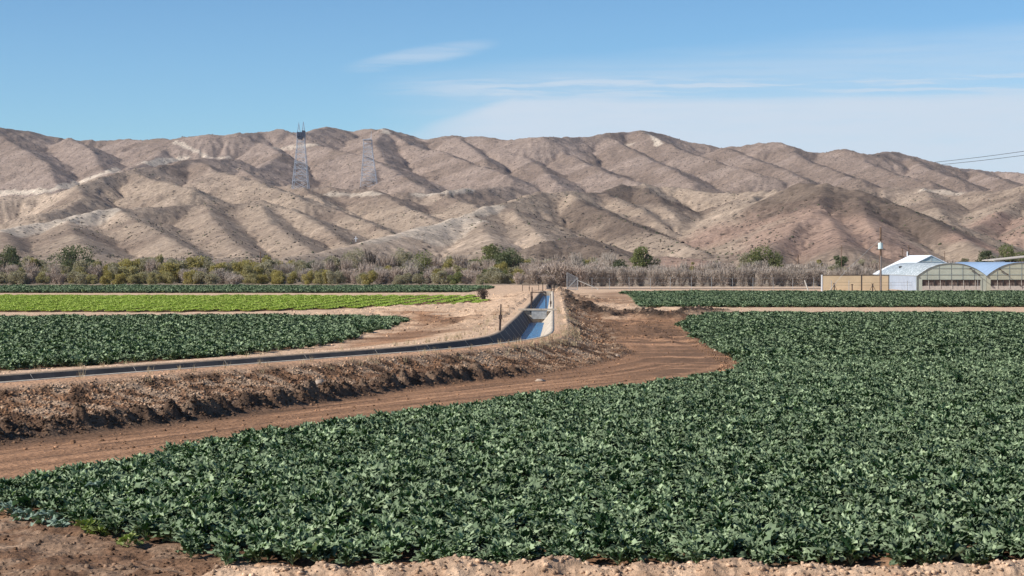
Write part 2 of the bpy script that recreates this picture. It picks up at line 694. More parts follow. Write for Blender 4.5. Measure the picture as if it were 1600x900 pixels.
ys = rows()
NU = 1050
ud = np.linspace(-.31, .31, NU)
ue = .31 + np.array([.004, .012, .03, .06, .12, .25, .6, 1.5, 4, 9])
us = np.r_[-ue[::-1], ud, ue]
U, Yg = np.meshgrid(us, ys)
Xg = U * (np.maximum(Yg, -5) + 22.0) if True else None
Xg = np.where(Yg < 0, U * 60.0, Xg)
Zg, gi = ground_z(Xg, Yg)
Cg = ground_col(Xg, Yg, gi)
Zg = np.where(Yg > 420, np.minimum(Zg, .5), Zg)
Zg = np.where(Yg > 700, -2.0, Zg)
Vg = np.stack([Xg, Yg, Zg], -1).reshape(-1, 3)


def mat_soil():
    m, t, b = mat_new('soil')
    g = t.n.new('ShaderNodeNewGeometry').outputs['Position']
    c = t.attr('soil')
    f1 = t.noise(g, 7.0, 5, 0.7)
    v = t.voro(g, 9.0)
    k = t.ramp(f1, .25, .75, .62, 1.34)
    c2 = t.mix(1.0, c, k, 'MULTIPLY')
    t.put(b.inputs['Base Color'], c2)
    b.inputs['Roughness'].default_value = .95
    b.inputs['Specular IOR Level'].default_value = .12
    h = t.math('ADD', f1, t.math('MULTIPLY', v, .5))
    t.put(b.inputs['Normal'], t.bump(h, .75, .07))
    return m


SOIL = mat_soil()
gm = np_mesh('ground', Vg, grid_faces(len(ys), len(us)), True, {'soil': Cg.reshape(-1, 3)})
go = link('ground', gm, SOIL)
tag(go, kind='structure')


def gz(x, y):
    z, _ = ground_z(np.array([float(x)]), np.array([float(y)]))
    return float(z[0])


# ------------------------------------------------------------------ canal
def mat_concrete():
    m, t, b = mat_new('canal_concrete')
    g = t.n.new('ShaderNodeNewGeometry').outputs['Position']
    n = t.noise(g, .9, 5, .65)
    f = t.noise(t.scale_vec(g, (6, 6, 1.0)), 1.5, 4, .6)
    c = t.mix(t.ramp(n, .35, .65), (.45, .375, .29), (.62, .53, .42))
    c = t.mix(t.ramp(f, .5, .72), c, (.28, .235, .19))
    t.put(b.inputs['Base Color'], c)
    b.inputs['Roughness'].default_value = .88
    t.put(b.inputs['Normal'], t.bump(t.noise(g, 12, 4, .7), .4, .02))
    return m


CONC = mat_concrete()


def sweep(pts, prof):
    """prof(i, hw) -> list of (offset to the right, z)"""
    V = []
    n = len(pts)
    tang = np.gradient(pts[:, :2], axis=0)
    tang /= np.hypot(tang[:, 0], tang[:, 1])[:, None]
    for i in range(n):
        rx, ry = tang[i, 1], -tang[i, 0]
        for (o, z) in prof(i, pts[i, 2]):
            V.append((pts[i, 0] + rx * o, pts[i, 1] + ry * o, z))
    k = len(prof(0, 1.0))
    Fq = grid_faces(n, k)
    return np.array(V), Fq


ZT = .93
WATER_NEAR, WATER_FAR = .10, .42
i_weir = int(np.argmin(np.abs(CLs[:, 1] - at(800, 485.5, .9)[1])))


def lining(i, hw):
    lip = .22
    b = max(.22, hw - 1.0)
    bed = -.35 if i < i_weir else -.05
    wob = .012 * math.sin(i * 1.7)
    return [(-hw - lip, .60), (-hw - lip, ZT - .015), (-hw - .02, ZT), (-hw + .05, ZT - .05), (-b + wob, bed), (b + wob, bed),
            (hw - .05, ZT - .05), (hw + .02, ZT), (hw + lip * .8, ZT - .015), (hw + lip * .8, .60)]


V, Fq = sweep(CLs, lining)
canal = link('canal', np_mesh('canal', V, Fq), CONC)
canal.data.materials.append(mat_plain('painted_shade_concrete', (.085, .073, .066), .85, .25, 1.2))  # shade of the left wall, darkened into its concrete colour
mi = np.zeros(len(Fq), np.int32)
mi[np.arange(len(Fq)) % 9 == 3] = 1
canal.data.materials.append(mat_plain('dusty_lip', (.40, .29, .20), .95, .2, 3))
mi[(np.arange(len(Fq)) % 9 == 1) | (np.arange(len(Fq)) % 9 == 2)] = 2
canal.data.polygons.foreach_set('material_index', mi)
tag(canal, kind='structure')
# the joints between the poured slabs: shallow pale seams of sealant
seam = MB()
tang = np.gradient(CLs[:, :2], axis=0)
tang /= np.hypot(tang[:, 0], tang[:, 1])[:, None]
for i in range(4, len(CLs) - 1, 5):
    hw = CLs[i, 2]
    b_ = max(.22, hw - 1.0)
    rx, ry = tang[i, 1], -tang[i, 0]
    bed = -.35 if i < i_weir else -.05
    for sg in (-1, 1):
        p = (CLs[i, 0] + sg * rx * (hw - .05), CLs[i, 1] + sg * ry * (hw - .05), ZT - .05)
        q = (CLs[i, 0] + sg * rx * b_, CLs[i, 1] + sg * ry * b_, bed)
        seam.bar(p, q, .014)
so = seam.build('canal_joint_seam', mat_plain('seam', (.50, .43, .35), .9))
tag(so, kind='structure')


def mat_water():
    m, t, b = mat_new('canal_water')
    g = t.n.new('ShaderNodeNewGeometry').outputs['Position']
    b.inputs['Base Color'].default_value = (.06, .20, .42, 1)
    b.inputs['Roughness'].default_value = .06
    b.inputs['IOR'].default_value = 1.33
    n = t.noise(t.scale_vec(g, (1.6, .5, 1)), 2.2, 3, .6)
    n_2 = t.noise(t.scale_vec(g, (1.6, .35, 1)), 9, 2, .5)
    nrm = t.bump(t.math('ADD', n, t.math('MULTIPLY', n_2, .5)), .9, .22)
    df = t.n.new('ShaderNodeBsdfDiffuse')
    df.inputs[0].default_value = (.085, .24, .45, 1)  # blue put in for the sky mirrored by the ripples
    gl = t.n.new('ShaderNodeBsdfGlossy')
    gl.inputs['Roughness'].default_value = .12
    t.put(gl.inputs['Normal'], nrm)
    t.put(df.inputs['Normal'], nrm)
    mx = t.n.new('ShaderNodeMixShader')
    mx.inputs[0].default_value = .38
    t.l.new(df.outputs[0], mx.inputs[1])
    t.l.new(gl.outputs[0], mx.inputs[2])
    t.l.new(mx.outputs[0], t.n['Material Output'].inputs[0])
    return m


WAT = mat_water()


def water_piece(i0, i1, lev):
    def prof(i, hw):
        b_ = max(.22, hw - 1.0)
        bed = -.35 if i0 + i < i_weir else -.05
        k = (lev - bed) / (ZT - .05 - bed)
        x = b_ + (hw - .05 - b_) * k + .02
        return [(-x, lev), (0, lev), (x, lev)]
    V_, F_ = sweep(CLs[i0:i1], prof)
    return V_, F_


Va, Fa = water_piece(0, i_weir, WATER_NEAR)
wo = link('water', np_mesh('water', Va, Fa, True), WAT)
tag(wo, kind='structure')
Va, Fa = water_piece(i_weir, len(CLs), WATER_FAR)
wo = link('water', np_mesh('water', Va, Fa, True), WAT)
tag(wo, kind='structure')

# ================================================================== HILLS
NUH, NRH = 900, 620
uh = np.linspace(-.37, .37, NUH)
tH = np.linspace(0, 1, NRH)
yh = 400 + 2300 * (tH * .62 + .38 * tH ** 2)
UH, YH = np.meshgrid(uh, yh)
XH = UH * (YH + 60)
xw = XH + (fbm(XH * .006, YH * .006, 3, 61) - .5) * 38 + (fbm(XH * .03, YH * .03, 2, 65) - .5) * 6
yw = YH + (fbm(XH * .006, YH * .006, 3, 71) - .5) * 38 + (fbm(XH * .03, YH * .03, 2, 75) - .5) * 6


def rp(pts):
    return [P3(a, b, c) for a, b, c in pts]


SKY = [(-400, 188), (-100, 190), (0, 197), (60, 207), (110, 215), (180, 217), (260, 216), (330, 209), (370, 207), (410, 205), (440, 201), (470, 205), (490, 203), (515, 197),
       (545, 203), (600, 199), (640, 210), (670, 216), (710, 211), (760, 213), (800, 217), (850, 213), (900, 214), (940, 208), (1000, 202),
       (1040, 210), (1070, 218), (1130, 228), (1170, 225), (1215, 222), (1240, 230), (1280, 238), (1320, 231), (1350, 240), (1400, 236),
       (1440, 247), (1500, 262), (1550, 266), (1600, 268), (1700, 266), (2000, 280)]
ridges = []   # (points, side slope, spur spacing, rank)
rs = random.Random(5)
back = []
for k, (a, b) in enumerate(SKY):
    back.append(P3(a, b, 2150 + 130 * math.sin(a * .013) + 40 * math.sin(a * .05)))
ridges.append((back, .40, 0))
MAN = [
    # long spurs of the back range, running down towards the valley
    ([(-20, 200, 2150), (30, 228, 1950), (75, 255, 1800), (90, 290, 1600)], .5, 1),
    ([(110, 215, 2150), (140, 232, 1980), (160, 262, 1780), (210, 280, 1600)], .5, 1),
    ([(260, 216, 2150), (250, 240, 1900), (205, 262, 1700), (150, 285, 1500)], .5, 1),
    ([(370, 207, 2150), (420, 225, 1950), (440, 240, 1800), (400, 262, 1600)], .5, 1),
    ([(440, 201, 2150), (500, 226, 1900), (560, 240, 1750), (610, 262, 1550), (650, 285, 1400)], .5, 1),
    ([(600, 199, 2150), (640, 225, 2000), (700, 240, 1800), (760, 262, 1620), (800, 275, 1500)], .5, 1),
    ([(600, 199, 2150), (585, 222, 1950), (600, 250, 1750), (580, 272, 1500)], .5, 1),
    ([(710, 211, 2150), (745, 235, 1950), (760, 250, 1800)], .5, 1),
    ([(850, 213, 2150), (880, 235, 1950), (920, 255, 1750), (960, 275, 1600), (1000, 282, 1500)], .5, 1),
    ([(800, 217, 2150), (815, 240, 1950), (850, 265, 1700), (870, 285, 1500)], .5, 1),
    ([(940, 208, 2150), (990, 232, 1950), (1030, 255, 1780), (1080, 280, 1550)], .5, 1),
    ([(1000, 202, 2150), (1060, 232, 1950), (1130, 255, 1750), (1190, 272, 1600)], .5, 1),
    ([(1130, 228, 2150), (1170, 245, 1950), (1230, 265, 1750), (1260, 282, 1550)], .5, 1),
    ([(1215, 222, 2150), (1260, 250, 1950), (1310, 268, 1750), (1350, 282, 1550)], .5, 1),
    ([(1320, 231, 2150), (1350, 250, 1950), (1400, 272, 1700), (1460, 285, 1500)], .5, 1),
    ([(1400, 236, 2150), (1450, 262, 1900), (1500, 280, 1700)], .5, 1),
    ([(1520, 264, 2150), (1580, 285, 1700), (1640, 300, 1500)], .5, 1),
    # the track ridge at the left
    ([(-300, 320, 1150), (-100, 312, 1150), (0, 302, 1150), (60, 300, 1160), (120, 287, 1160), (200, 264, 1280), (300, 248, 1420), (372, 246, 1500)], .55, 2),
    ([(120, 287, 1160), (132, 305, 1060), (100, 325, 980), (60, 335, 930)], .6, 2),
    ([(200, 264, 1280), (260, 285, 1170), (300, 296, 1080)], .5, 2),
    ([(300, 248, 1420), (350, 268, 1300), (420, 290, 1200), (480, 312, 1080)], .5, 2),
    # near-left massif
    ([(-300, 385, 740), (-100, 370, 770), (0, 357, 800), (100, 340, 860), (180, 325, 920), (250, 322, 950), (320, 316, 990), (405, 308, 1020), (440, 320, 980), (490, 345, 900), (535, 375, 830), (565, 398, 780)], .5, 3),
    ([(180, 325, 920), (230, 352, 800), (280, 380, 700), (320, 405, 620)], .5, 3),
    ([(320, 316, 990), (335, 345, 850), (360, 372, 750), (395, 402, 640)], .5, 3),
    ([(405, 308, 1020), (420, 345, 880), (470, 380, 740), (500, 402, 660)], .5, 3),
    ([(100, 340, 860), (120, 368, 720), (150, 400, 600)], .45, 3),
    ([(0, 357, 800), (20, 385, 680)], .45, 3),
    # pylon ridge
    ([(372, 262, 1450), (420, 287, 1350), (470, 291, 1290), (530, 293, 1280), (575, 292, 1280), (620, 298, 1270), (680, 300, 1280), (750, 292, 1350), (800, 288, 1400)], .5, 3),
    ([(470, 291, 1290), (505, 318, 1130), (570, 345, 1000), (630, 372, 900)], .5, 3),
    ([(575, 292, 1280), (640, 325, 1120), (700, 352, 980)], .45, 3),
    ([(680, 300, 1280), (740, 318, 1150), (760, 330, 1050)], .5, 3),
    # central pale spur
    ([(832, 302, 940), (785, 317, 870), (740, 330, 800), (690, 346, 740), (620, 364, 670), (560, 380, 610), (500, 393, 560), (440, 403, 520)], .42, 4),
    ([(785, 317, 870), (820, 345, 760), (850, 372, 660)], .45, 4),
    ([(740, 330, 800), (760, 360, 700), (775, 385, 600)], .4, 4),
    ([(832, 302, 940), (875, 297, 980), (905, 312, 920), (960, 336, 850), (1020, 362, 750), (1080, 386, 650), (1140, 405, 570)], .5, 4),
    ([(900, 365, 600), (850, 378, 570), (880, 372, 600), (940, 385, 560), (985, 402, 530)], .45, 4),
    # ridge with the round head right of centre
    ([(870, 298, 1010), (940, 296, 1090), (1005, 286, 1150), (1050, 290, 1150), (1110, 302, 1120), (1170, 300, 1080), (1215, 296, 1020)], .5, 4),
    ([(1005, 286, 1150), (1035, 315, 1010), (1065, 350, 880)], .5, 4),
    ([(940, 296, 1090), (985, 318, 980), (1030, 345, 880)], .5, 4),
    ([(1190, 296, 1050), (1168, 318, 930), (1172, 345, 830), (1192, 370, 740), (1180, 392, 640)], .55, 4),
    # big dark hill at the right
    ([(1150, 322, 900), (1215, 300, 860), (1250, 288, 830), (1290, 285, 810), (1330, 292, 790), (1370, 305, 760), (1420, 325, 720), (1470, 350, 670), (1510, 376, 620), (1545, 398, 570)], .52, 4),
    ([(1290, 285, 810), (1275, 325, 710), (1240, 360, 620), (1190, 395, 540)], .5, 4),
    ([(1340, 294, 790), (1350, 335, 680), (1375, 375, 580)], .5, 4),
    ([(1275, 325, 710), (1305, 355, 620), (1320, 385, 540)], .5, 4),
    # far right slopes
    ([(1350, 290, 1300), (1440, 291, 1300), (1500, 300, 1250), (1560, 296, 1200), (1620, 284, 1150), (1750, 270, 1150), (2000, 270, 1150)], .45, 4),
    ([(1620, 284, 1150), (1580, 322, 980), (1530, 350, 860), (1490, 372, 760)], .5, 4),
    ([(1700, 278, 1100), (1650, 320, 920), (1600, 360, 780)], .5, 4),
    ([(1440, 291, 1300), (1460, 318, 1100), (1480, 345, 930)], .45, 4),
    ([(1480, 384, 640), (1525, 379, 640), (1575, 390, 620)], .4, 5),
    ([(960, 402, 520), (1040, 398, 520), (1100, 405, 500)], .3, 5),
]
for pts, sl, rk in MAN:
    ridges.append((rp(pts), sl, rk))
# side spurs off every manual ridge
extra = []
for pts, sl, rk in ridges:
    if rk >= 5:
        continue
    pts = [Vector(p) for p in pts]
    acc = 0.0
    nxt = 25.0
    stepd = 130.0 if rk == 0 else (85.0 if rk == 1 else 58.0)
    sgn = 1
    for a, b in zip(pts[:-1], pts[1:]):
        L = (b - a).xy.length
        while nxt < acc + L:
            f = (nxt - acc) / L
            p = a.lerp(b, f)
            base = 4 + max(0, p.y - 500) * .022
            h = p.z - base
            tdir = (b - a).xy.normalized()
            if h > 9:
                n_ = Vector((tdir.y, -tdir.x)) * sgn
                dwn = tdir if b.z < a.z else -tdir
                d2 = (n_ * (1.0 + rs.uniform(-.2, .2)) + dwn * rs.uniform(.1, .8)).normalized()
                if rk == 0:
                    d2 = Vector((rs.uniform(-.45, .45), -1)).normalized()
                ln = min(h * rs.uniform(2.0, 3.2), 360)
                q = [p + Vector((0, 0, -h * .05))]
                cur = p.xy.copy()
                ns = 3
                for k in range(1, ns + 1):
                    d2 = (d2 + Vector((rs.uniform(-.3, .3), rs.uniform(-.3, .3)))).normalized()
                    cur = cur + d2 * ln / ns
                    q.append(Vector((cur.x, cur.y, p.z - h * (.04 + .92 * (k / ns) ** 1.0))))
                extra.append(([tuple(v) for v in q], sl * 1.12, 6))
            nxt += stepd * rs.uniform(.7, 1.35)
            sgn = -sgn
        acc += L
ridges += extra
floor = 1.0 + np.maximum(0, YH - 470) * .020 + (fbm(YH * .01, XH * .01, 3, 81) - .5) * 6 * sstep(450, 700, YH)
HH = floor.astype(np.float32).copy()
xw = xw.astype(np.float32)
yw = yw.astype(np.float32)
XHf = XH.astype(np.float32)
YHf = YH.astype(np.float32)
for ri_, (pts, sl, rk) in enumerate(ridges):
    sl = sl * (.77 if rk else .92)
    acc_l = ri_ * 61.3
    wx, wy = (xw, yw)
    for (a, b) in zip(pts[:-1], pts[1:]):
        zm = max(a[2], b[2])
        reach = (zm + 5) / sl + 60
        y_lo, y_hi = min(a[1], b[1]) - reach, max(a[1], b[1]) + reach
        r0, r1 = np.searchsorted(yh, y_lo), np.searchsorted(yh, y_hi)
        if r1 <= r0:
            continue
        xl, xh = min(a[0], b[0]) - reach, max(a[0], b[0]) + reach
        yl, yh_ = max(y_lo, 400) + 60, max(y_hi, 400) + 60
        u_lo, u_hi = min(xl / yl, xl / yh_), max(xh / yl, xh / yh_)
        c0, c1 = np.searchsorted(uh, u_lo), np.searchsorted(uh, u_hi)
        if c1 <= c0:
            continue
        # crests of the ridges drawn in keep to their line, the flanks follow the warped space
        X_, Y_ = wx[r0:r1, c0:c1], wy[r0:r1, c0:c1]
        dx, dy = b[0] - a[0], b[1] - a[1]
        L2 = dx * dx + dy * dy + 1e-6
        X0, Y0 = XHf[r0:r1, c0:c1], YHf[r0:r1, c0:c1]
        for it in range(1):
            tq = np.clip(((X0 - a[0]) * dx + (Y0 - a[1]) * dy) / L2, 0, 1)
            d0 = np.sqrt((X0 - a[0] - tq * dx) ** 2 + (Y0 - a[1] - tq * dy) ** 2)
            k = np.clip(d0 / 90, 0, 1) if rk < 6 else 1.0
            X_ = X0 + (X_ - X0) * k
            Y_ = Y0 + (Y_ - Y0) * k
        tq = np.clip(((X_ - a[0]) * dx + (Y_ - a[1]) * dy) / L2, 0, 1)
        d = np.sqrt((X_ - a[0] - tq * dx) ** 2 + (Y_ - a[1] - tq * dy) ** 2)
        r = 3.0 if rk < 6 else 2.0
        hz = a[2] + (b[2] - a[2]) * tq - sl * (np.sqrt(d * d + r * r) - r)
        Ls = math.sqrt(L2)
        al = acc_l + tq * Ls + d * .12
        acc_l += Ls
        rill = np.abs(2 * vnoise(al * .055, d * .006, 3) - 1) * 1.0 + np.abs(2 * vnoise(al * .14, d * .012, 5) - 1) * .45
        hz = hz + (rill - .7) * 3.4 * np.clip(d / 32, 0, 1) * np.clip(zm / 60, .3, 1.2)
        H0 = HH[r0:r1, c0:c1]
        kk = 2.0
        dif = hz - H0
        HH[r0:r1, c0:c1] = np.where(dif > kk, hz, np.where(dif < -kk, H0, .5 * (hz + H0) + dif * dif / (4 * kk) + kk * .25 - kk * .25))


def erode(H, X, Y, iters, Kf):
    """running water: every cell drains to its steepest neighbour and is cut down in proportion to the square root of the area above it"""
    nr, nc = H.shape
    N = nr * nc
    idx = np.arange(N).reshape(nr, nc)
    cell = (np.gradient(X, axis=1) * np.gradient(Y, axis=0)).ravel()
    H = H + (np.random.RandomState(1).rand(nr, nc).astype(np.float32) - .5) * .5
    for it in range(iters):
        best = np.full((nr, nc), 1e-5, np.float32)
        rec = idx.copy()
        dist = np.full((nr, nc), 1e9, np.float32)
        for dr in (-1, 0, 1):
            for dc in (-1, 0, 1):
                if dr == 0 and dc == 0:
                    continue
                a = (slice(max(0, -dr), nr - max(0, dr)), slice(max(0, -dc), nc - max(0, dc)))
                b = (slice(max(0, dr), nr - max(0, -dr)), slice(max(0, dc), nc - max(0, -dc)))
                dd = np.hypot(X[b] - X[a], Y[b] - Y[a]).astype(np.float32)
                sl_ = (H[a] - H[b]) / dd
                m = sl_ > best[a]
                best[a] = np.where(m, sl_, best[a])
                rec[a] = np.where(m, idx[b], rec[a])
                dist[a] = np.where(m, dd, dist[a])
        Hf = H.ravel()
        order = np.argsort(-Hf, kind='stable').tolist()
        rl = rec.ravel().tolist()
        A = cell.tolist()
        for i in order:
            r = rl[i]
            if r != i:
                A[r] += A[i]
        Fk = (Kf * np.sqrt(np.minimum(np.array(A), 16000.0)) / dist.ravel()).tolist()
        h = Hf.tolist()
        for i in reversed(order):
            r = rl[i]
            if r != i:
                f = Fk[i]
                h[i] = (h[i] + f * h[r]) / (1 + f)
        H = np.array(h, np.float32).reshape(nr, nc)
        # creep smooths the crests a little
        H[1:-1] = .08 * H[:-2] + .84 * H[1:-1] + .08 * H[2:]
        H[:, 1:-1] = .08 * H[:, :-2] + .84 * H[:, 1:-1] + .08 * H[:, 2:]
    return H


HH = erode(HH, XH, YH, 8, .062)
amp = sstep(2, 40, HH)
gul = ridged(xw * .022, yw * .012, 3, 91) - .5
HH = HH + amp * (gul * 2.6)
HH = HH + amp * (ridged(xw * .06 + 5, yw * .035, 3, 95) - .5) * 1.5
HH = HH + (fbm(XH * .22, YH * .22, 3, 99) - .5) * (.5 + 1.0 * amp)
HH = HH * 1.0
edge_f = sstep(400, 470, YH)
HH = -1.5 + (HH + 1.5) * edge_f


def hit(px, py):
    """where the line of sight through a photo pixel first meets the hills"""
    u_t = (px - 800) / F
    # column of constant view angle: x/y = u_t
    xs = u_t * yh
    cu = xs / (yh + 60)
    ci = np.clip(np.interp(cu, uh, np.arange(NUH)), 0, NUH - 1.001)
    i0 = ci.astype(int)
    f = ci - i0
    r_ = np.arange(NRH)
    z = HH[r_, i0] * (1 - f) + HH[r_, i0 + 1] * f
    elv = (z - CH) / yh
    tgt = (HZ - py) / F
    k = np.argmax(elv > tgt)
    if elv[k] <= tgt:
        return None
    return (xs[k], yh[k], float(z[k]))


# colours of the slopes: pale tracks, rusty patches, dark desert varnish
nb = fbm(XH * .004, YH * .004, 4, 101)
nm = fbm(XH * .02, YH * .02, 4, 111)
nf = fbm(XH * .12, YH * .12, 3, 121)
TAN = np.array((.365, .278, .207))
VARN = np.array((.205, .150, .114))
RUST = np.array((.36, .235, .178))
TRACK = np.array((.60, .50, .395))
MAUVE = np.array((.295, .222, .182))
HC = lerp(np.broadcast_to(TAN, XH.shape + (3,)).copy(), MAUVE, sstep(1150, 1500, YH) * .8)
HC = lerp(HC, VARN, sstep(.46, .66, nb * .4 + nm * .6) * .75)
gy = np.gradient(HH, axis=1)


def blob(px, py, rx, ry):
    h = hit(px, py)
    if h is None:
        return np.zeros(XH.shape)
    return np.exp(-(((XH - h[0]) / rx) ** 2 + ((YH - h[1]) / ry) ** 2) * 1.0)


rust = np.zeros(XH.shape)
for (px, py, rx, ry) in ((1240, 350, 22, 70), (1310, 345, 22, 80), (1370, 370, 20, 60), (1270, 375, 25, 60), (1530, 383, 12, 40), (1570, 350, 20, 60), (1130, 360, 18, 60), (1075, 404, 8, 20), (1210, 335, 14, 60), (1590, 372, 16, 60)):
    rust = np.maximum(rust, blob(px, py, rx, ry))
HC = lerp(HC, RUST, sstep(.25, .7, rust + (nm - .5) * .6) * .7)
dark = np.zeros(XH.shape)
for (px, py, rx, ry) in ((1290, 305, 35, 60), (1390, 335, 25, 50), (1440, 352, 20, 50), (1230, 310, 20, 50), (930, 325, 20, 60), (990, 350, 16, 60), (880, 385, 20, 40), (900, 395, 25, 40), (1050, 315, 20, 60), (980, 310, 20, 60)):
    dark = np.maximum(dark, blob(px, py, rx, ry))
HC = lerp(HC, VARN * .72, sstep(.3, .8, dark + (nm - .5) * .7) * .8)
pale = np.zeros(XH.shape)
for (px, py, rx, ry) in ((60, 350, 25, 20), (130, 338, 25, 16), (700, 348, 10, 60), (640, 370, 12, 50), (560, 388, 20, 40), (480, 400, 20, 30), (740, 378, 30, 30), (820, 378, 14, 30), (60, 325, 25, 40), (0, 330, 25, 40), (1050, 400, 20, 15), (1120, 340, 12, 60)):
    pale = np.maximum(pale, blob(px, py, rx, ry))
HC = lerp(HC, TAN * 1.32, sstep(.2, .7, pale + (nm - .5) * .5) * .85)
tracks = [([(0, 303), (30, 300), (70, 299), (115, 289), (135, 280), (180, 266), (215, 262), (262, 250), (300, 248)], 3.6, .9),
          ([(273, 220), (290, 230), (322, 245), (350, 247), (372, 245)], 2.0, .8),
          ([(0, 361), (60, 352), (110, 343), (150, 334), (178, 327)], 5.5, .8),
          ([(430, 232), (490, 227), (530, 222), (568, 214)], 3.0, .6),
          ([(597, 200), (604, 205), (600, 210)], 3.5, .9),
          ([(1003, 203), (1015, 210), (1028, 215), (1027, 223), (1036, 229)], 2.2, .85),
          ([(980, 227), (998, 221)], 3, .6),
          ([(515, 305), (560, 303), (600, 303)], 2.6, .7),
          ([(650, 305), (700, 300), (770, 290)], 2.6, .7),
          ([(1445, 297), (1470, 300), (1510, 303)], 4, .6),
          ([(560, 380), (620, 366), (690, 348), (740, 333), (785, 319)], 3.0, .6),
          ([(740, 345), (700, 362), (660, 378)], 5, .6)]
for pts, wd, al in tracks:
    wpts = []
    for (a, b), (c, d) in zip(pts[:-1], pts[1:]):
        n_ = max(2, int(abs(c - a) / 8))
        for k in range(n_):
            h = hit(a + (c - a) * k / n_, b + (d - b) * k / n_ + .6)
            if h:
                if wpts and math.hypot(h[0] - wpts[-1][0], h[1] - wpts[-1][1]) > 100:
                    continue
                wpts.append((h[0], h[1]))
    if len(wpts) < 2:
        continue
    d, _, _ = seg_dist(XH, YH, wpts)
    wpx = wd * 1.35 * (.7 + .6 * nm)
    HC = lerp(HC, TRACK, sstep(wpx * 1.25, wpx * .7, d) * al)
HC = HC * (.84 + .32 * nf)[..., None]


def mat_hills():
    m, t, b = mat_new('desert_slope')
    g = t.n.new('ShaderNodeNewGeometry').outputs['Position']
    c = t.attr('soil')
    f1 = t.noise(g, .42, 8, .82)
    f2 = t.noise(g, .09, 4, .6)
    c = t.mix(1.0, c, t.ramp(f1, .28, .72, .55, 1.42), 'MULTIPLY')
    c = t.mix(1.0, c, t.ramp(f2, .3, .7, .88, 1.12), 'MULTIPLY')
    dens = t.noise(g, .025, 3, .6)
    rock = None
    for sc_, r0, r1, keep in ((.34, .16, .34, .58), (.15, .10, .20, .45), (.07, .05, .085, .5)):
        vn = t.n.new('ShaderNodeTexVoronoi')
        t.l.new(g, vn.inputs['Vector'])
        vn.inputs['Scale'].default_value = sc_
        sp = t.n.new('ShaderNodeSeparateColor')
        t.l.new(vn.outputs['Color'], sp.inputs[0])
        k = t.math('MULTIPLY', t.ramp(vn.outputs['Distance'], r0, r1, 1.0, 0.0), t.math('GREATER_THAN', sp.outputs[0], keep))
        rock = k if rock is None else t.math('MAXIMUM', rock, k)
    rock = t.math('MULTIPLY', rock, t.ramp(dens, .30, .55, .35, 1))
    c = t.mix(t.math('MULTIPLY', rock, .92), c, (.07, .055, .045))
    t.put(b.inputs['Base Color'], c)
    b.inputs['Roughness'].default_value = .95
    b.inputs['Specular IOR Level'].default_value = .1
    h = t.math('ADD', t.math('MULTIPLY', f1, 1.0), t.math('MULTIPLY', rock, .3))
    t.put(b.inputs['Normal'], t.bump(h, .6, 2.0))
    return m


HILLM = mat_hills()
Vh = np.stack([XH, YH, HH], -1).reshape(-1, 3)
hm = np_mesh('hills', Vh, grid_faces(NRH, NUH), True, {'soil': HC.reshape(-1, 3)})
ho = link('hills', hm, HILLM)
tag(ho, kind='structure')

# ================================================================== CROPS
srcs = bpy.data.collections.new('sources')   # not linked to the scene: only feeds the scatter


def leaf_grid(rng, L, Wd, curl, ruffle, nu=5, nv=5, stem=.35, lobes=True):
    """one leaf along +X lifting in Z; stalk first, then the blade"""
    V = []
    ph = rng.uniform(0, 6)
    for i in range(nu):
        t = i / (nu - 1)
        x = L * (stem + (1 - stem) * t)
        prof = math.sin(math.pi * min(1, .12 + .86 * t)) ** .55
        if lobes:
            prof *= 1 + .22 * math.sin(t * 11 + ph)
        for j in range(nv):
            s = j / (nv - 1) * 2 - 1
            y = s * Wd * .5 * prof
            z = ruffle * abs(s) ** 1.2 * math.sin(t * 8 + ph + s * 2) + .12 * Wd * abs(s)
            z -= curl * t * t * L * .5
            xx = x - .10 * L * abs(s) * (1 if t > .5 else -.6)
            V.append((xx, y, z))
    Fq = [tuple(int(q) for q in f) for f in grid_faces(nu, nv)]
    b = len(V)
    V += [(0, -.012, 0), (0, .012, 0), (L * stem * 1.08, .007, -.004), (L * stem * 1.08, -.007, -.004)]
    Fq.append((b, b + 3, b + 2, b + 1))
    return V, Fq


def plant_mesh(name, seed, n=13, L=.42, Wd=.23, zs=1.0, nu=5, nv=5, lean=(28, 74)):
    rng = random.Random(seed)
    V = []
    Fq = []
    for k in range(n):
        a = k * 2.4 + rng.uniform(-.4, .4)
        e = R(lean[0] + (lean[1] - lean[0]) * (k / (n - 1)) + rng.uniform(-9, 9))
        l = L * rng.uniform(.78, 1.18) * (1 - .25 * (k / n))
        v, f = leaf_grid(rng, l, Wd * rng.uniform(.75, 1.2) * (1 - .2 * k / n), rng.uniform(.1, .75), .03 * rng.uniform(.6, 1.7), nu, nv)
        M = Matrix.Rotation(a, 4, 'Z') @ Matrix.Rotation(-e, 4, 'Y') @ Matrix.Rotation(rng.uniform(-.9, .9), 4, 'X')
        b = len(V)
        h0 = rng.uniform(.02, .10)
        for p in v:
            q = M @ Vector(p)
            V.append((q.x, q.y, max(.01, q.z * zs + h0)))
        Fq += [tuple(i + b for i in ff) for ff in f]
    me = bpy.data.meshes.new(name)
    me.from_pydata(V, [], Fq)
    for p in me.polygons:
        p.use_smooth = True
    return me


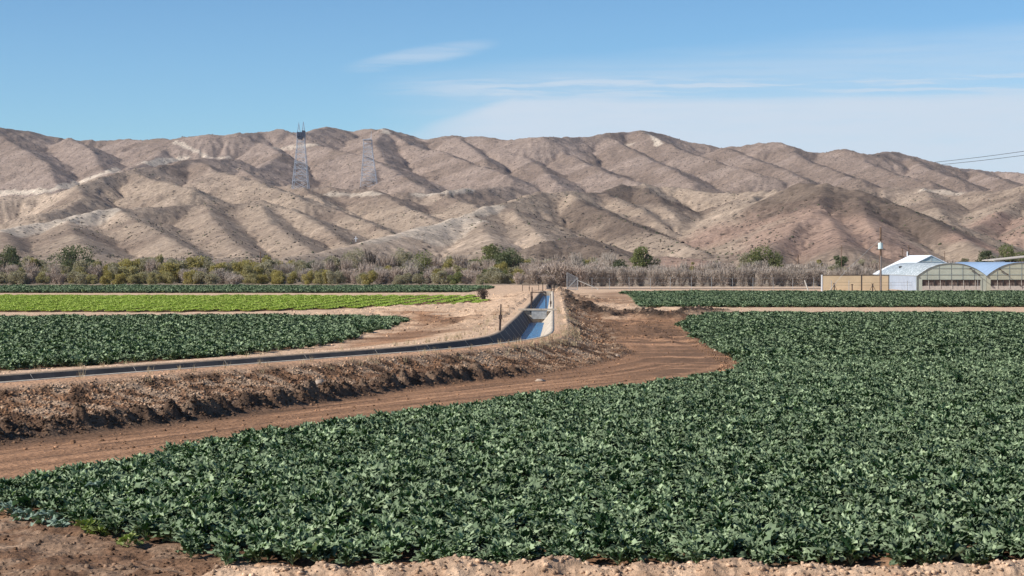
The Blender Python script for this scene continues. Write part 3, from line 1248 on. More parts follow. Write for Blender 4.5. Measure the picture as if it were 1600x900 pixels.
def mat_leaf(name, a, b_, pale, rough=.42, trans=.35, spec=.5, tcol=(1.15, 1.4, .65)):
    m, t, b = mat_new(name)
    geo = t.n.new('ShaderNodeNewGeometry')
    oi = t.n.new('ShaderNodeObjectInfo')
    r1 = geo.outputs['Random Per Island']
    c = t.mix(r1, a, b_)
    c = t.mix(t.math('MULTIPLY', oi.outputs['Random'], .5), c, b_)
    c = t.mix(t.math('MULTIPLY', t.ramp(t.math('FRACT', t.math('MULTIPLY', r1, 17.31)), .78, .97), .80), c, pale)
    n = t.noise(geo.outputs['Position'], .22, 3, .6)
    c = t.mix(1.0, c, t.ramp(n, .3, .7, .84, 1.16), 'MULTIPLY')
    c = t.mix(t.math('MULTIPLY', geo.outputs['Backfacing'], .35), c, pale)
    t.put(b.inputs['Base Color'], c)
    b.inputs['Roughness'].default_value = rough
    b.inputs['Specular IOR Level'].default_value = spec
    tr = t.n.new('ShaderNodeBsdfTranslucent')
    t.put(tr.inputs[0], t.mix(1.0, c, tcol, 'MULTIPLY'))
    mx = t.n.new('ShaderNodeMixShader')
    mx.inputs[0].default_value = trans
    t.l.new(b.outputs[0], mx.inputs[1])
    t.l.new(tr.outputs[0], mx.inputs[2])
    t.l.new(mx.outputs[0], t.n['Material Output'].inputs[0])
    return m


BROC = mat_leaf('broccoli_leaf', (.009, .029, .012), (.046, .096, .039), (.43, .52, .31), .5, .16, .14)
LETT = mat_leaf('lettuce_leaf', (.25, .33, .045), (.34, .43, .070), (.45, .53, .14), .6, .25, .2)


def source(name, me, mat):
    me.materials.append(mat)
    o = bpy.data.objects.new(name, me)
    srcs.objects.link(o)
    return o


def patch_mesh(name, seed, size, n, mk):
    """a tile of many plants, each from one of a few meshes"""
    rng = random.Random(seed)
    Vs, Fs = [], []
    b = 0
    for k in range(n):
        me = mk[rng.randrange(len(mk))]
        v = np.empty(len(me.vertices) * 3, np.float32)
        me.vertices.foreach_get('co', v)
        v = v.reshape(-1, 3)
        a = rng.uniform(0, 6.28)
        s = rng.uniform(.8, 1.2)
        ca, sa = math.cos(a) * s, math.sin(a) * s
        x, y = rng.uniform(-size / 2, size / 2), rng.uniform(-size / 2, size / 2)
        Vs.append(np.stack([v[:, 0] * ca - v[:, 1] * sa + x, v[:, 0] * sa + v[:, 1] * ca + y, v[:, 2] * s], 1))
        Fs.append(np.array([tuple(p.vertices) for p in me.polygons], np.int32) + b)
        b += len(v)
    return np_mesh(name, np.vstack(Vs), np.vstack(Fs), True)


def scatter(name, pts, rot, scl, idx, coll, mat):
    me = bpy.data.meshes.new(name)
    me.vertices.add(len(pts))
    me.vertices.foreach_set('co', np.asarray(pts, np.float32).ravel())
    for an, tp, arr in (('rot', 'FLOAT_VECTOR', rot), ('scl', 'FLOAT_VECTOR', scl), ('idx', 'INT', idx)):
        at_ = me.attributes.new(an, tp, 'POINT')
        arr = np.asarray(arr)
        if tp == 'INT':
            at_.data.foreach_set('value', arr.astype(np.int32))
        else:
            at_.data.foreach_set('vector', arr.astype(np.float32).ravel())
    o = link(name, me, mat)
    ng = bpy.data.node_groups.new(name, 'GeometryNodeTree')
    ng.interface.new_socket('Geometry', in_out='INPUT', socket_type='NodeSocketGeometry')
    ng.interface.new_socket('Geometry', in_out='OUTPUT', socket_type='NodeSocketGeometry')
    gi_ = ng.nodes.new('NodeGroupInput')
    go_ = ng.nodes.new('NodeGroupOutput')
    iop = ng.nodes.new('GeometryNodeInstanceOnPoints')
    ci = ng.nodes.new('GeometryNodeCollectionInfo')
    ci.inputs[0].default_value = coll
    ci.inputs['Separate Children'].default_value = True
    ci.inputs['Reset Children'].default_value = True
    ng.links.new(gi_.outputs[0], iop.inputs['Points'])
    ng.links.new(ci.outputs[0], iop.inputs['Instance'])
    iop.inputs['Pick Instance'].default_value = True
    for an, tp, sock in (('rot', 'FLOAT_VECTOR', 'Rotation'), ('scl', 'FLOAT_VECTOR', 'Scale'), ('idx', 'INT', 'Instance Index')):
        na = ng.nodes.new('GeometryNodeInputNamedAttribute')
        na.data_type = tp
        na.inputs[0].default_value = an
        ng.links.new(na.outputs[0], iop.inputs[sock])
    ng.links.new(iop.outputs[0], go_.inputs[0])
    md = o.modifiers.new('scatter', 'NODES')
    md.node_group = ng
    tag(o, kind='stuff')
    return o


def sub_coll(name, objs):
    c = bpy.data.collections.new(name)
    for o in objs:
        c.objects.link(o)
    return c


near_meshes = [plant_mesh('broccoli_plant', 100 + k, 36, .36, .108, 1.0, 5, 5, (32, 84)) for k in range(7)]
near_src = [source('broccoli_plant', m_, BROC) for m_ in near_meshes]
lo_meshes = [plant_mesh('broccoli_far', 200 + k, 24, .37, .120, 1.0, 3, 3, (30, 82)) for k in range(5)]
patch_src = []
for k in range(4):
    pm = patch_mesh('broccoli_patch', 300 + k, 2.2, 26, lo_meshes)
    patch_src.append(source('broccoli_patch', pm, BROC))
C_near = sub_coll('near_crop', near_src)
C_patch = sub_coll('patch_crop', patch_src)
rg = np.random.RandomState(3)


def field_points(pg, sp_row, sp_in, ang, y0, y1, inset=.15, jit=.3, fan=.33):
    ca, sa = math.cos(ang), math.sin(ang)
    ext = 420
    x = np.arange(-ext / 2, ext / 2, sp_row)
    y = np.arange(0, 420, sp_in)
    A, B = np.meshgrid(x, y)
    A = A + rg.uniform(-jit, jit, A.shape) * sp_row
    B = B + rg.uniform(-jit, jit, B.shape) * sp_in
    X = A * ca + B * sa
    Y = -A * sa + B * ca
    k = (Y > y0) & (Y <= y1) & (np.abs(X) < fan * Y + 4)
    X, Y = X[k], Y[k]
    k = sdist(X, Y, pg) > inset
    return X[k], Y[k]


def plant_field(name, pg, sp_row, sp_in, y0, y1, coll, nk, scale, zbase, inset=.15, tilt=.15, jit=.35, ang=.09, zj=.18, fan=.33):
    X, Y = field_points(pg, sp_row, sp_in, ang, y0, y1, inset, jit, fan)
    n = len(X)
    vig = fbm(X * .25, Y * .25, 3, 131)
    s = scale * (.86 + .28 * vig) * rg.uniform(1 - zj, 1 + zj, n)
    edge_d = sdist(X, Y, pg)
    s = s * (.82 + .18 * sstep(0, .9, edge_d))
    rot = np.stack([rg.normal(0, tilt, n), rg.normal(0, tilt, n), rg.uniform(0, 6.28, n)], 1)
    scl = np.stack([s, s, s * rg.uniform(.9, 1.15, n)], 1)
    pts = np.stack([X, Y, np.full(n, zbase) - .0], 1)
    print(name, n)
    return scatter(name, pts, rot, scl, rg.randint(0, nk, n), coll, None)


plant_field('broccoli_crop', F1, .50, .33, 20, 88, C_near, 7, 1.0, .0)
plant_field('broccoli_crop', F1, 1.9, 1.9, 88, 400, C_patch, 4, 1.0, .0, inset=.9, tilt=.02, zj=.05)
plant_field('broccoli_crop', F2, 1.9, 1.9, 20, 400, C_patch, 4, 1.0, ZL, inset=.9, tilt=.02, zj=.05, fan=.36)
plant_field('broccoli_crop', F5, 2.1, 2.1, 20, 400, C_patch, 4, 1.0, 0.0, inset=.9, tilt=.02, zj=.05)
plant_field('broccoli_crop', F4, 2.1, 2.1, 20, 400, C_patch, 4, 1.0, ZL, inset=.9, tilt=.02, zj=.05)
# edge plants, so that the outlines of the patched fields are ragged
for pg, zb in ((F1, 0.0), (F2, ZL), (F5, 0.0), (F4, ZL)):
    X, Y = field_points(pg, .55, .55, .09, 60 if zb else 88, 400, .0, .45)
    sd = sdist(X, Y, pg)
    k = (sd < 2.4) & (rg.rand(len(X)) < .75)
    X, Y = X[k], Y[k]
    n = len(X)
    s = rg.uniform(.75, 1.2, n)
    scatter('broccoli_crop', np.stack([X, Y, np.full(n, zb)], 1), np.stack([rg.normal(0, .2, n), rg.normal(0, .2, n), rg.uniform(0, 6.28, n)], 1),
            np.stack([s, s, s], 1), rg.randint(0, 7, n), C_near, None)

let_meshes = [plant_mesh('lettuce_plant', 400 + k, 12, .20, .20, 1.0, 3, 3, (15, 80)) for k in range(4)]
let_src = [source('lettuce_plant', m_, LETT) for m_ in let_meshes]
lp = []
for k in range(3):
    rng = random.Random(500 + k)
    Vs, Fs, b = [], [], 0
    for i in range(8):
        for j in range(3):
            me = let_meshes[rng.randrange(4)]
            v = np.empty(len(me.vertices) * 3, np.float32)
            me.vertices.foreach_get('co', v)
            v = v.reshape(-1, 3)
            a = rng.uniform(0, 6.28)
            s = rng.uniform(.9, 1.25)
            ca, sa = math.cos(a) * s, math.sin(a) * s
            x, y = (j - 1) * .27, (i - 3.5) * .25
            Vs.append(np.stack([v[:, 0] * ca - v[:, 1] * sa + x, v[:, 0] * sa + v[:, 1] * ca + y, v[:, 2] * s + .08], 1))
            Fs.append(np.array([tuple(p.vertices) for p in me.polygons], np.int32) + b)
            b += len(v)
    lp.append(source('lettuce_bed', np_mesh('lettuce_bed', np.vstack(Vs), np.vstack(Fs), True), LETT))
C_let = sub_coll('lettuce', lp)
LANG = .07
X, Y = field_points(F3, 1.7, 2.0, LANG, 100, 400, .35, 0.0, .36)
n = len(X)
scatter('lettuce_crop', np.stack([X, Y, np.full(n, ZL)], 1), np.stack([np.zeros(n), np.zeros(n), np.full(n, -LANG) + rg.choice([0, math.pi], n)], 1),
        np.stack([rg.uniform(.95, 1.08, n), np.ones(n), rg.uniform(.55, .75, n)], 1), rg.randint(0, 3, n), C_let, None)


# ================================================================== CLODS
def clod_mesh(X, Y, Z, S_, cols, seed):
    """every clod a lumpy little polyhedron, all in one mesh"""
    rr_ = np.random.RandomState(seed)
    ph = (1 + 5 ** .5) / 2
    ico = np.array([(-1, ph, 0), (1, ph, 0), (-1, -ph, 0), (1, -ph, 0), (0, -1, ph), (0, 1, ph), (0, -1, -ph), (0, 1, -ph), (ph, 0, -1), (ph, 0, 1), (-ph, 0, -1), (-ph, 0, 1)]) / 1.9
    fc = np.array([(0, 11, 5), (0, 5, 1), (0, 1, 7), (0, 7, 10), (0, 10, 11), (1, 5, 9), (5, 11, 4), (11, 10, 2), (10, 7, 6), (7, 1, 8), (3, 9, 4), (3, 4, 2), (3, 2, 6), (3, 6, 8), (3, 8, 9), (4, 9, 5), (2, 4, 11), (6, 2, 10), (8, 6, 7), (9, 8, 1)])
    n = len(X)
    v = ico[None] * (1 + rr_.uniform(-.35, .35, (n, 12, 1)))
    a = rr_.uniform(0, 6.28, n)
    ca, sa = np.cos(a)[:, None], np.sin(a)[:, None]
    sx, sy, sz = rr_.uniform(.7, 1.3, (3, n, 1))
    x = v[..., 0] * sx
    y = v[..., 1] * sy
    z = v[..., 2] * sz * .75
    xx = (x * ca - y * sa) * S_[:, None] + X[:, None]
    yy = (x * sa + y * ca) * S_[:, None] + Y[:, None]
    zz = z * S_[:, None] + Z[:, None] + S_[:, None] * .15
    V = np.stack([xx, yy, zz], -1).reshape(-1, 3)
    Fq = (fc[None] + (np.arange(n) * 12)[:, None, None]).reshape(-1, 3)
    C = np.repeat(cols, 12, axis=0)
    return np_mesh('clods', V, Fq, False, {'soil': C})


def drop_clods(n, xr, yr, prob, smin, smax, seed, pw=2.2):
    rr_ = np.random.RandomState(seed)
    u = rr_.uniform(0, 1, n)
    y = yr[0] + (yr[1] - yr[0]) * u ** 1.3
    x = rr_.uniform(-1, 1, n) * (y * .29 + 1)
    if xr:
        x = rr_.uniform(xr[0], xr[1], n)
    z, g = ground_z(x, y)
    p = prob(x, y, g)
    k = (rr_.rand(n) < p) & (g['o'] > .35)
    for pg in (F1, F2, F3):
        k &= sdist(x, y, pg) < .25
    x, y, z = x[k], y[k], z[k]
    g = {a: b[k] for a, b in g.items()}
    s = smin + (smax - smin) * rr_.rand(len(x)) ** pw
    c = ground_col(x, y, g) * rr_.uniform(.55, 1.45, (len(x), 1))
    return clod_mesh(x, y, z, s, c, seed)


def p_bank(x, y, g):
    ef = sdist(x, y, F1)
    return np.clip((ef > -.8) * .35 + (1 - g['left']) * (g['bank'] * .8 + np.clip(g['wr'] * 5, 0, 1)) + .012, 0, 1) * sstep(130, 60, y) ** .5


o = link('soil_clods', drop_clods(340000, None, (48, 125), p_bank, .014, .062, 1, 2.0), SOIL)
tag(o, kind='stuff')


def p_fg(x, y, g):
    return np.clip(.25 + g['rim'], 0, 1)


o = link('soil_clods', drop_clods(30000, (-10.5, 10.5), (27.0, 36), p_fg, .008, .05, 2, 3.4), SOIL)
tag(o, kind='stuff')


def p_far(x, y, g):
    return np.clip(g['bf'] + g['bp'] * .8 + g['dry'] * .12 + .01 + .5 * g['bank'] * (1 - g['left']), 0, 1)


o = link('soil_clods', drop_clods(90000, (-22, 45), (105, 235), p_far, .02, .10, 4, 2.6), SOIL)
tag(o, kind='stuff')

# rocks and desert scrub on the slopes
rr_ = np.random.RandomState(8)
n = 42000
ri = rr_.randint(30, NRH - 60, n)
ci = rr_.randint(5, NUH - 5, n)
k = (fbm(XH[ri, ci] * .02, YH[ri, ci] * .02, 3, 151) + rr_.uniform(-.12, .12, n)) > .5
ri, ci = ri[k], ci[k]
xs, ys_, zs = XH[ri, ci], YH[ri, ci], HH[ri, ci]
s = .13 + .34 * rr_.rand(len(xs)) ** 3 + ys_ * .00014
col = np.array((.11, .088, .068)) * rr_.uniform(.5, 1.7, (len(xs), 1))
grn = rr_.rand(len(xs)) < .3
col[grn] = np.array((.085, .088, .05)) * rr_.uniform(.7, 1.5, (grn.sum(), 1))
o = link('hillside_rocks', clod_mesh(xs, ys_, zs, s, col, 9), SOIL)
tag(o, kind='stuff')

#PART2
# the air between here and the far range
hz_ = MB().box((0, 1250, 128), (2900, 3300, 268))
HAZE = bpy.data.materials.new('haze')
HAZE.use_nodes = True
hn = HAZE.node_tree
hn.nodes.clear()
pv = hn.nodes.new('ShaderNodeVolumePrincipled')
pv.inputs['Color'].default_value = (.72, .82, 1.0, 1)
pv.inputs['Density'].default_value = 0.000045
pv.inputs['Anisotropy'].default_value = .2
ho_ = hn.nodes.new('ShaderNodeOutputMaterial')
hn.links.new(pv.outputs[0], ho_.inputs['Volume'])
tag(hz_.build('haze', HAZE), kind='stuff')
# ================================================================== THE CANAL'S FITTINGS
STEEL = mat_plain('rusty_steel', (.075, .05, .04), .8, .4, 8)
GALV = mat_plain('galvanised_steel', (.36, .37, .37), .55, .2, 6, .5)
WOOD = mat_plain('weathered_timber', (.16, .10, .066), .9, .35, 5)
PALEW = mat_plain('pale_post', (.55, .52, .46), .8, .15, 5)
WHITE = mat_plain('white_paint', (.78, .80, .82), .6, .06, 2)
DARKM = mat_plain('dark_frame', (.045, .04, .038), .7, .2, 4)


def canal_at(y):
    x = float(np.interp(y, CLs[:, 1], CLs[:, 0]))
    hw = float(np.interp(y, CLs[:, 1], CLs[:, 2]))
    return x, hw


# check gate across the canal
yw_ = float(CLs[i_weir, 1])
xw_, hw_ = canal_at(yw_)
g_ = empty('check_gate', (xw_, yw_, ZT), 'concrete check gate with a pale walkway beam across the canal, nearer one', 'gate')
MB().box((.0, 0, .07), (2 * hw_ + .7, .34, .12)).build('walkway_beam', CONC, g_)
p = MB().slab([(-hw_ + .05, 0, -.05), (-max(.22, hw_ - 1.0), 0, -1.25), (max(.22, hw_ - 1.0), 0, -1.25), (hw_ - .05, 0, -.05)], (0, .16, 0))
p.build('headwall', CONC, g_)
MB().box((.12, -.10, -.30), (hw_ * 1.05, .06, .62)).build('gate_panel', GALV, g_)
for sx in (-.45, .62):
    MB().box((sx, -.05, .55), (.07, .07, 1.5)).build('guide_post', STEEL, g_)
MB().box((.08, -.05, 1.30), (1.14, .06, .06)).build('top_rail', STEEL, g_)
# the last gate upstream
yw2 = float(CLs[-3, 1])
xw2, hw2 = canal_at(yw2)
g_ = empty('check_gate', (xw2, yw2, ZT), 'small distant check gate with an empty dark frame at the head of the canal', 'gate')
p = MB().slab([(-hw2 - .3, 0, .02), (-hw2 - .3, 0, -1.2), (hw2 + .3, 0, -1.2), (hw2 + .3, 0, .02)], (0, .2, 0))
p.build('headwall', CONC, g_)
for sx in (-.42, .55):
    MB().box((sx, -.08, .45), (.09, .09, .95)).build('guide_post', STEEL, g_)
MB().box((.065, -.08, .93), (1.06, .08, .07)).build('top_rail', STEEL, g_)

posts = [(780.5, 519, 475, .12, STEEL, 'rusty standpipe post beside the canal bend', 'canal post', .05),
         (831, 474, 449, .10, STEEL, 'thin dark post on the left lip just past the walkway gate', 'canal post', .02),
         (860.5, 479, 459, .10, STEEL, 'short dark post on the right lip behind the walkway gate', 'canal post', 0),
         (865.5, 456, 442.5, .13, STEEL, 'thick dark post right of the canal head', 'canal post', .02),
         (827, 456, 445, .07, STEEL, 'thin leftmost post beside the canal head', 'canal post', .0)]
for (px, pb, pt, wd, m_, lab, cat, lean) in posts:
    x, y = at(px, pb, .85)
    x += .0
    z0 = gz(x, y)
    z0 = max(z0, .4)
    ztop = CH + (HZ - pt) / F * y
    o = empty('canal_post', (x, y, z0), lab, 'post')
    mb = MB()
    mb.bar((0, 0, -.25), (lean, 0, (ztop - z0) * .55), wd * .55, wd * .5, 8)
    mb.bar((lean, 0, (ztop - z0) * .5), (lean * 1.5, .0, ztop - z0), wd * .42, wd * .3, 8)
    mb.build('shaft', m_, o)
    MB().box((lean, -wd * .3, (ztop - z0) * .52), (wd * 1.5, wd * 1.1, .22)).build('collar', m_, o)
o = empty('pipe_railing', (*at(829, 452, .9), .8), 'low dark pipe railing left of the canal head', 'railing')
for dx in (-1.0, 1.0):
    MB().bar((dx, 0, -.2), (dx, 0, .62), .035, n=6).build('post', STEEL, o)
MB().bar((-1.05, 0, .62), (1.05, 0, .62), .03, n=6).build('rail', STEEL, o)

# ================================================================== TREES AND SCRUB
def mat_foliage(name, a, b_, hi, trans=.42, var=.5):
    return mat_leaf(name, a, b_, hi, .7, trans, .12, (1.15, 1.12, .75))


TWD = 1
FOL = {
    'green': mat_foliage('foliage_green', (.12, .135, .050), (.20, .215, .085), (.29, .30, .14)),
    'dark': mat_foliage('foliage_dark', (.085, .10, .052), (.15, .17, .09), (.22, .235, .135)),
    'olive': mat_foliage('foliage_olive', (.23, .195, .065), (.36, .305, .11), (.48, .42, .19)),
    'sage': mat_foliage('foliage_sage', (.25, .225, .155), (.37, .335, .235), (.48, .44, .33)),
    'yellow': mat_foliage('foliage_yellow', (.28, .245, .11), (.38, .34, .17), (.46, .42, .25)),
    'bare_gray': mat_foliage('twigs_gray', (.29, .235, .195), (.43, .36, .30), (.52, .45, .39), .08),
    'bare_pink': mat_foliage('twigs_pink', (.33, .25, .20), (.44, .35, .285), (.52, .43, .37), .08),
}
BARK = mat_plain('bark', (.13, .10, .075), .95, .3, 4)


def quads(C, size, rngn, flat=.0, stretch=1.0, updir=None):
    n = len(C)
    a = rngn.normal(size=(n, 3))
    if updir is not None:
        a = updir + a * .35
    a /= np.linalg.norm(a, axis=1)[:, None]
    b = rngn.normal(size=(n, 3))
    b -= (b * a).sum(1)[:, None] * a
    b /= np.linalg.norm(b, axis=1)[:, None]
    a = a * (size * stretch)[:, None]
    b = b * (size)[:, None]
    V = np.stack([C - a - b * .35, C - b * .2 + a * .2 - b * .5, C + a + b * .2, C + b * .7], 1).reshape(-1, 3)
    return V


def crown_points(seed, w_, h_, nblob, npts, z0=.0, hollow=.55):
    rn = np.random.RandomState(seed)
    P = []
    for k in range(nblob):
        a = rn.uniform(0, 6.28)
        zr = rn.uniform(.08, .92)
        rad = w_ * .5 * math.sqrt(max(.05, 1 - (2 * zr - .95) ** 2)) * rn.uniform(.25, .8)
        c = np.array([math.cos(a) * rad, math.sin(a) * rad, z0 + h_ * zr * .88])
        br = rn.uniform(.14, .28) * min(w_, h_ * 1.2)
        m = int(npts / nblob * rn.uniform(.7, 1.3))
        v = rn.normal(size=(m, 3))
        v /= np.linalg.norm(v, axis=1)[:, None]
        v *= (hollow + (1 - hollow) * rn.rand(m) ** .7)[:, None]
        v[:, 2] *= .8
        P.append(c + v * br * rn.uniform(.8, 1.15, (m, 1)))
    return np.vstack(P), rn


def crown_mesh(name, seed, w_, h_, kind, nblob=16, npts=2600, size=.14, z0=0.):
    P, rn = crown_points(seed, w_, h_, nblob, npts, z0)
    V = quads(P, rn.uniform(.6, 1.4, len(P)) * size, rn, stretch=1.1)
    V[:, 2] = np.maximum(V[:, 2], -.05)
    me = np_mesh(name, V, np.arange(len(V)).reshape(-1, 4), False)
    me.materials.append(FOL[kind])
    return me


def twig_mesh(name, seed, w_, h_, kind, nst=16, ntw=1500, wd=.035, open_=.35):
    """a leafless shrub: stems that lean out like a vase and a haze of fine twigs"""
    rn = np.random.RandomState(seed)
    V, Fq = [], []

    def strip(p, q, r0, r1):
        d = q - p
        s_ = np.cross(d, rn.normal(size=3))
        s_ /= np.linalg.norm(s_) + 1e-9
        b = len(V)
        V.extend([p - s_ * r0, p + s_ * r0, q + s_ * r1, q - s_ * r1])
        Fq.append((b, b + 1, b + 2, b + 3))
    tips = []
    for k in range(nst):
        a = rn.uniform(0, 6.28)
        lean = rn.uniform(.1, 1.0)
        p = np.array([rn.normal() * .12, rn.normal() * .12, -.05])
        top = np.array([math.cos(a) * w_ * .42 * lean, math.sin(a) * w_ * .42 * lean, h_ * rn.uniform(.5, .85)])
        mid = p + (top - p) * .5 + np.array([0, 0, h_ * .08]) - np.array([math.cos(a), math.sin(a), 0]) * w_ * .06
        strip(p, mid, wd * 2.0, wd * 1.5)
        strip(mid, top, wd * 1.5, wd * .8)
        for t in np.linspace(.15, 1, 7):
            tips.append((p + (mid - p) * t * 2 if t < .5 else mid + (top - mid) * (t - .5) * 2))
    tips = np.array(tips)
    for k in range(ntw):
        p = tips[rn.randint(len(tips))] + rn.normal(size=3) * .08 * w_
        out_ = np.array([p[0], p[1], 0]) / (w_ * .5)
        d = out_ * rn.uniform(.1, .6) + np.array([0, 0, rn.uniform(.25, 1.0)]) + rn.normal(size=3) * .35
        q = p + d * h_ * rn.uniform(.08, .24)
        q[2] = min(q[2], h_ * 1.04)
        p[2] = max(p[2], 0)
        strip(p, q, wd * .9, wd * .35)
    me = np_mesh(name, np.array(V), np.array(Fq), False)
    me.materials.append(FOL[kind])
    return me


def trunk_mesh(name, seed, h_, w_, r=.13, tall=.75):
    rn = random.Random(seed)
    mb = MB()
    for k in range(4):
        a = rn.uniform(0, 6.28)
        p = Vector((rn.uniform(-.1, .1), rn.uniform(-.1, .1), -.2))
        q = Vector((math.cos(a) * w_ * .1, math.sin(a) * w_ * .1, h_ * .35))
        mb.bar(p, q, r, r * .7, 6)
        for j in range(3):
            b = a + rn.uniform(-.9, .9)
            t = q + Vector((math.cos(b) * w_ * .25, math.sin(b) * w_ * .25, h_ * (tall - .35) * rn.uniform(.6, 1)))
            mb.bar(q, t, r * .65, r * .2, 5)
    me = bpy.data.meshes.new(name)
    me.from_pydata(mb.v, [], mb.f)
    me.materials.append(BARK)
    return me


def place_y(D):
    return ZL if D else 0


# named trees: pixel x, top row, width px, distance, kind, label
TREES = [
    (14, 378, 50, 350, 'dark', 'dark bushy tree at the left end of the tree line'),
    (122, 375, 84, 352, 'dark', 'broad green double-headed tree above the scrub at far left'),
    (55, 398, 24, 345, 'olive', 'small yellowish tree between the two leftmost big green trees'),
    (232, 398, 34, 350, 'sage', 'dull grey-green tree right of the broad double-headed tree'),
    (305, 399, 58, 343, 'olive', 'tall olive tree with a dark hollow in its crown, in the left scrub'),
    (268, 410, 44, 340, 'olive', 'rounded olive tree touching the left side of the tall olive one'),
    (345, 411, 44, 339, 'olive', 'yellow-olive tree touching the right side of the tall olive one'),
    (372, 403, 34, 352, 'sage', 'pale sage tree rising behind the yellow-olive trees'),
    (424, 402, 30, 354, 'sage', 'slim sage tree next to the thin brown pole in the left scrub'),
    (488, 404, 26, 356, 'dark', 'small dark tree in front of the pale dirt spur'),
    (520, 397, 34, 356, 'sage', 'grey-green tree left of the leafless dark tree'),
    (551, 384, 48, 358, 'sage', 'large thin-crowned sage tree below the white cross'),
    (628, 383, 46, 358, 'sage', 'tall sage tree just right of the leafless dark tree'),
    (657, 391, 52, 357, 'green', 'rounded green tree between two sage trees near the middle'),
    (697, 395, 40, 360, 'sage', 'low sage tree between the rounded green tree and the dark pair'),
    (768, 375, 44, 358, 'green', 'tall narrow green tree, left half of the dark pair left of the canal'),
    (797, 387, 54, 355, 'dark', 'dark green tree, right half of the pair left of the canal'),
    (716, 412, 30, 340, 'yellow', 'bright yellow-green shrub tree low in the middle scrub'),
    (770, 419, 52, 337, 'green', 'low rounded green tree at the scrub edge left of the canal'),
    (655, 424, 34, 337, 'green', 'small green tree at the front of the middle scrub'),
    (1000, 380, 42, 362, 'green', 'bright green round tree above the grey hedge, left of centre-right'),
    (1022, 394, 30, 364, 'sage', 'grey shrub tree leaning on the round tree above the grey hedge'),
    (1082, 404, 16, 360, 'olive', 'tiny green sapling by the red earth patch'),
    (1163, 391, 30, 364, 'sage', 'thin sage tree left of the bright green wide tree'),
    (1194, 382, 58, 362, 'green', 'bright green wide tree above the middle of the grey hedge'),
    (1282, 399, 18, 362, 'olive', 'small yellowish tree above the hedge, left of the grey-green one'),
    (1312, 394, 28, 364, 'dark', 'round grey-green tree above the hedge, left of the utility pole'),
    (1345, 402, 20, 362, 'sage', 'little sage tree just left of the utility pole'),
    (1365, 403, 16, 366, 'yellow', 'tiny yellow shrub tree right behind the utility pole'),
    (1447, 394, 34, 372, 'olive', 'olive tree behind the white gabled greenhouse'),
    (1506, 398, 22, 372, 'sage', 'grey shrub tree behind the greenhouse valley'),
    (1541, 386, 34, 374, 'dark', 'dark olive tree left of the tall tree at the right edge'),
    (1580, 379, 56, 376, 'green', 'tall light green tree behind the open shed at the right edge'),
    (1612, 384, 40, 378, 'green', 'green tree cut by the right edge of the picture'),
]
for i, (px, pt, wpx, D, kind, lab) in enumerate(TREES):
    x = (px - 800) / F * D
    zt = CH + (HZ - pt) / F * D
    zb = 0.3
    hh = zt - zb
    ww = wpx / F * D
    t_ = empty('shrub_tree' if hh < 5 else 'tree', (x, D, zb), lab, 'tree')
    z0 = hh * .12
    cm = crown_mesh('crown', 900 + i, ww * .98, hh - z0, kind, int(10 + ww * 1.6), int(1000 + 520 * ww), .13 if kind != 'sage' else .105, z0)
    link('crown', cm, None, t_)
    link('trunk', trunk_mesh('trunk', 950 + i, hh, ww, .10), None, t_)

# the leafless dark tree
D = 355
x = (579 - 800) / F * D
t_ = empty('dead_tree', (x, D, .3), 'leafless dark tree with a forked top in the middle of the scrub', 'tree')
link('trunk', trunk_mesh('trunk', 77, 6.4, 3.4, .15, 1.0), None, t_)
tm = twig_mesh('branches', 78, 3.6, 6.6, 'bare_gray', 14, 500, .04)
tm.materials[0] = mat_plain('dark_twigs', (.085, .068, .055), .95, .2)
link('crown', tm, None, t_)

# scrub, each bush an object; a few meshes of each kind shared between copies
pool = {}
for kind in ('olive', 'sage', 'yellow', 'dark', 'green'):
    pool[kind] = [crown_mesh('bush_' + kind, 600 + k + len(kind) * 7, 3.4, 2.6, kind, 15, 3000, .09) for k in range(4)]
for kind in ('bare_gray', 'bare_pink'):
    pool[kind] = [twig_mesh('bush_' + kind, 700 + k + len(kind) * 7, 3.6, 2.9, kind, 18, 3000, .034) for k in range(4)]
LAB = {'olive': ('bush', 'low olive bush in the scrub belt behind the fields', 'olive bushes in the scrub belt'),
       'sage': ('bush', 'low grey-green bush in the scrub belt behind the fields', 'grey-green bushes in the scrub belt'),
       'yellow': ('bush', 'low straw-yellow bush in the scrub belt behind the fields', 'straw-yellow bushes in the scrub belt'),
       'dark': ('bush', 'low dark green bush in the scrub belt behind the fields', 'dark bushes in the scrub belt'),
       'green': ('bush', 'low fresh green bush in the scrub belt behind the fields', 'green bushes in the scrub belt'),
       'bare_gray': ('bare_bush', 'leafless grey bush in the scrub belt behind the fields', 'leafless grey bushes in the scrub belt'),
       'bare_pink': ('bare_bush', 'leafless pinkish tan bush in the scrub belt behind the fields', 'leafless pinkish bushes in the scrub belt')}
rb = random.Random(21)


def bush(kind, x, y, zb, sx, sz, lab=None, grp=None, name=None):
    nm, l0, g0 = LAB[kind]
    me = pool[kind][rb.randrange(len(pool[kind]))]
    o = link(name or nm, me)
    o.location = (x, y, zb)
    o.rotation_euler = (0, 0, rb.uniform(0, 6.28))
    o.scale = (sx, sx, sz)
    tag(o, lab or l0, 'bush', grp or g0)
    return o


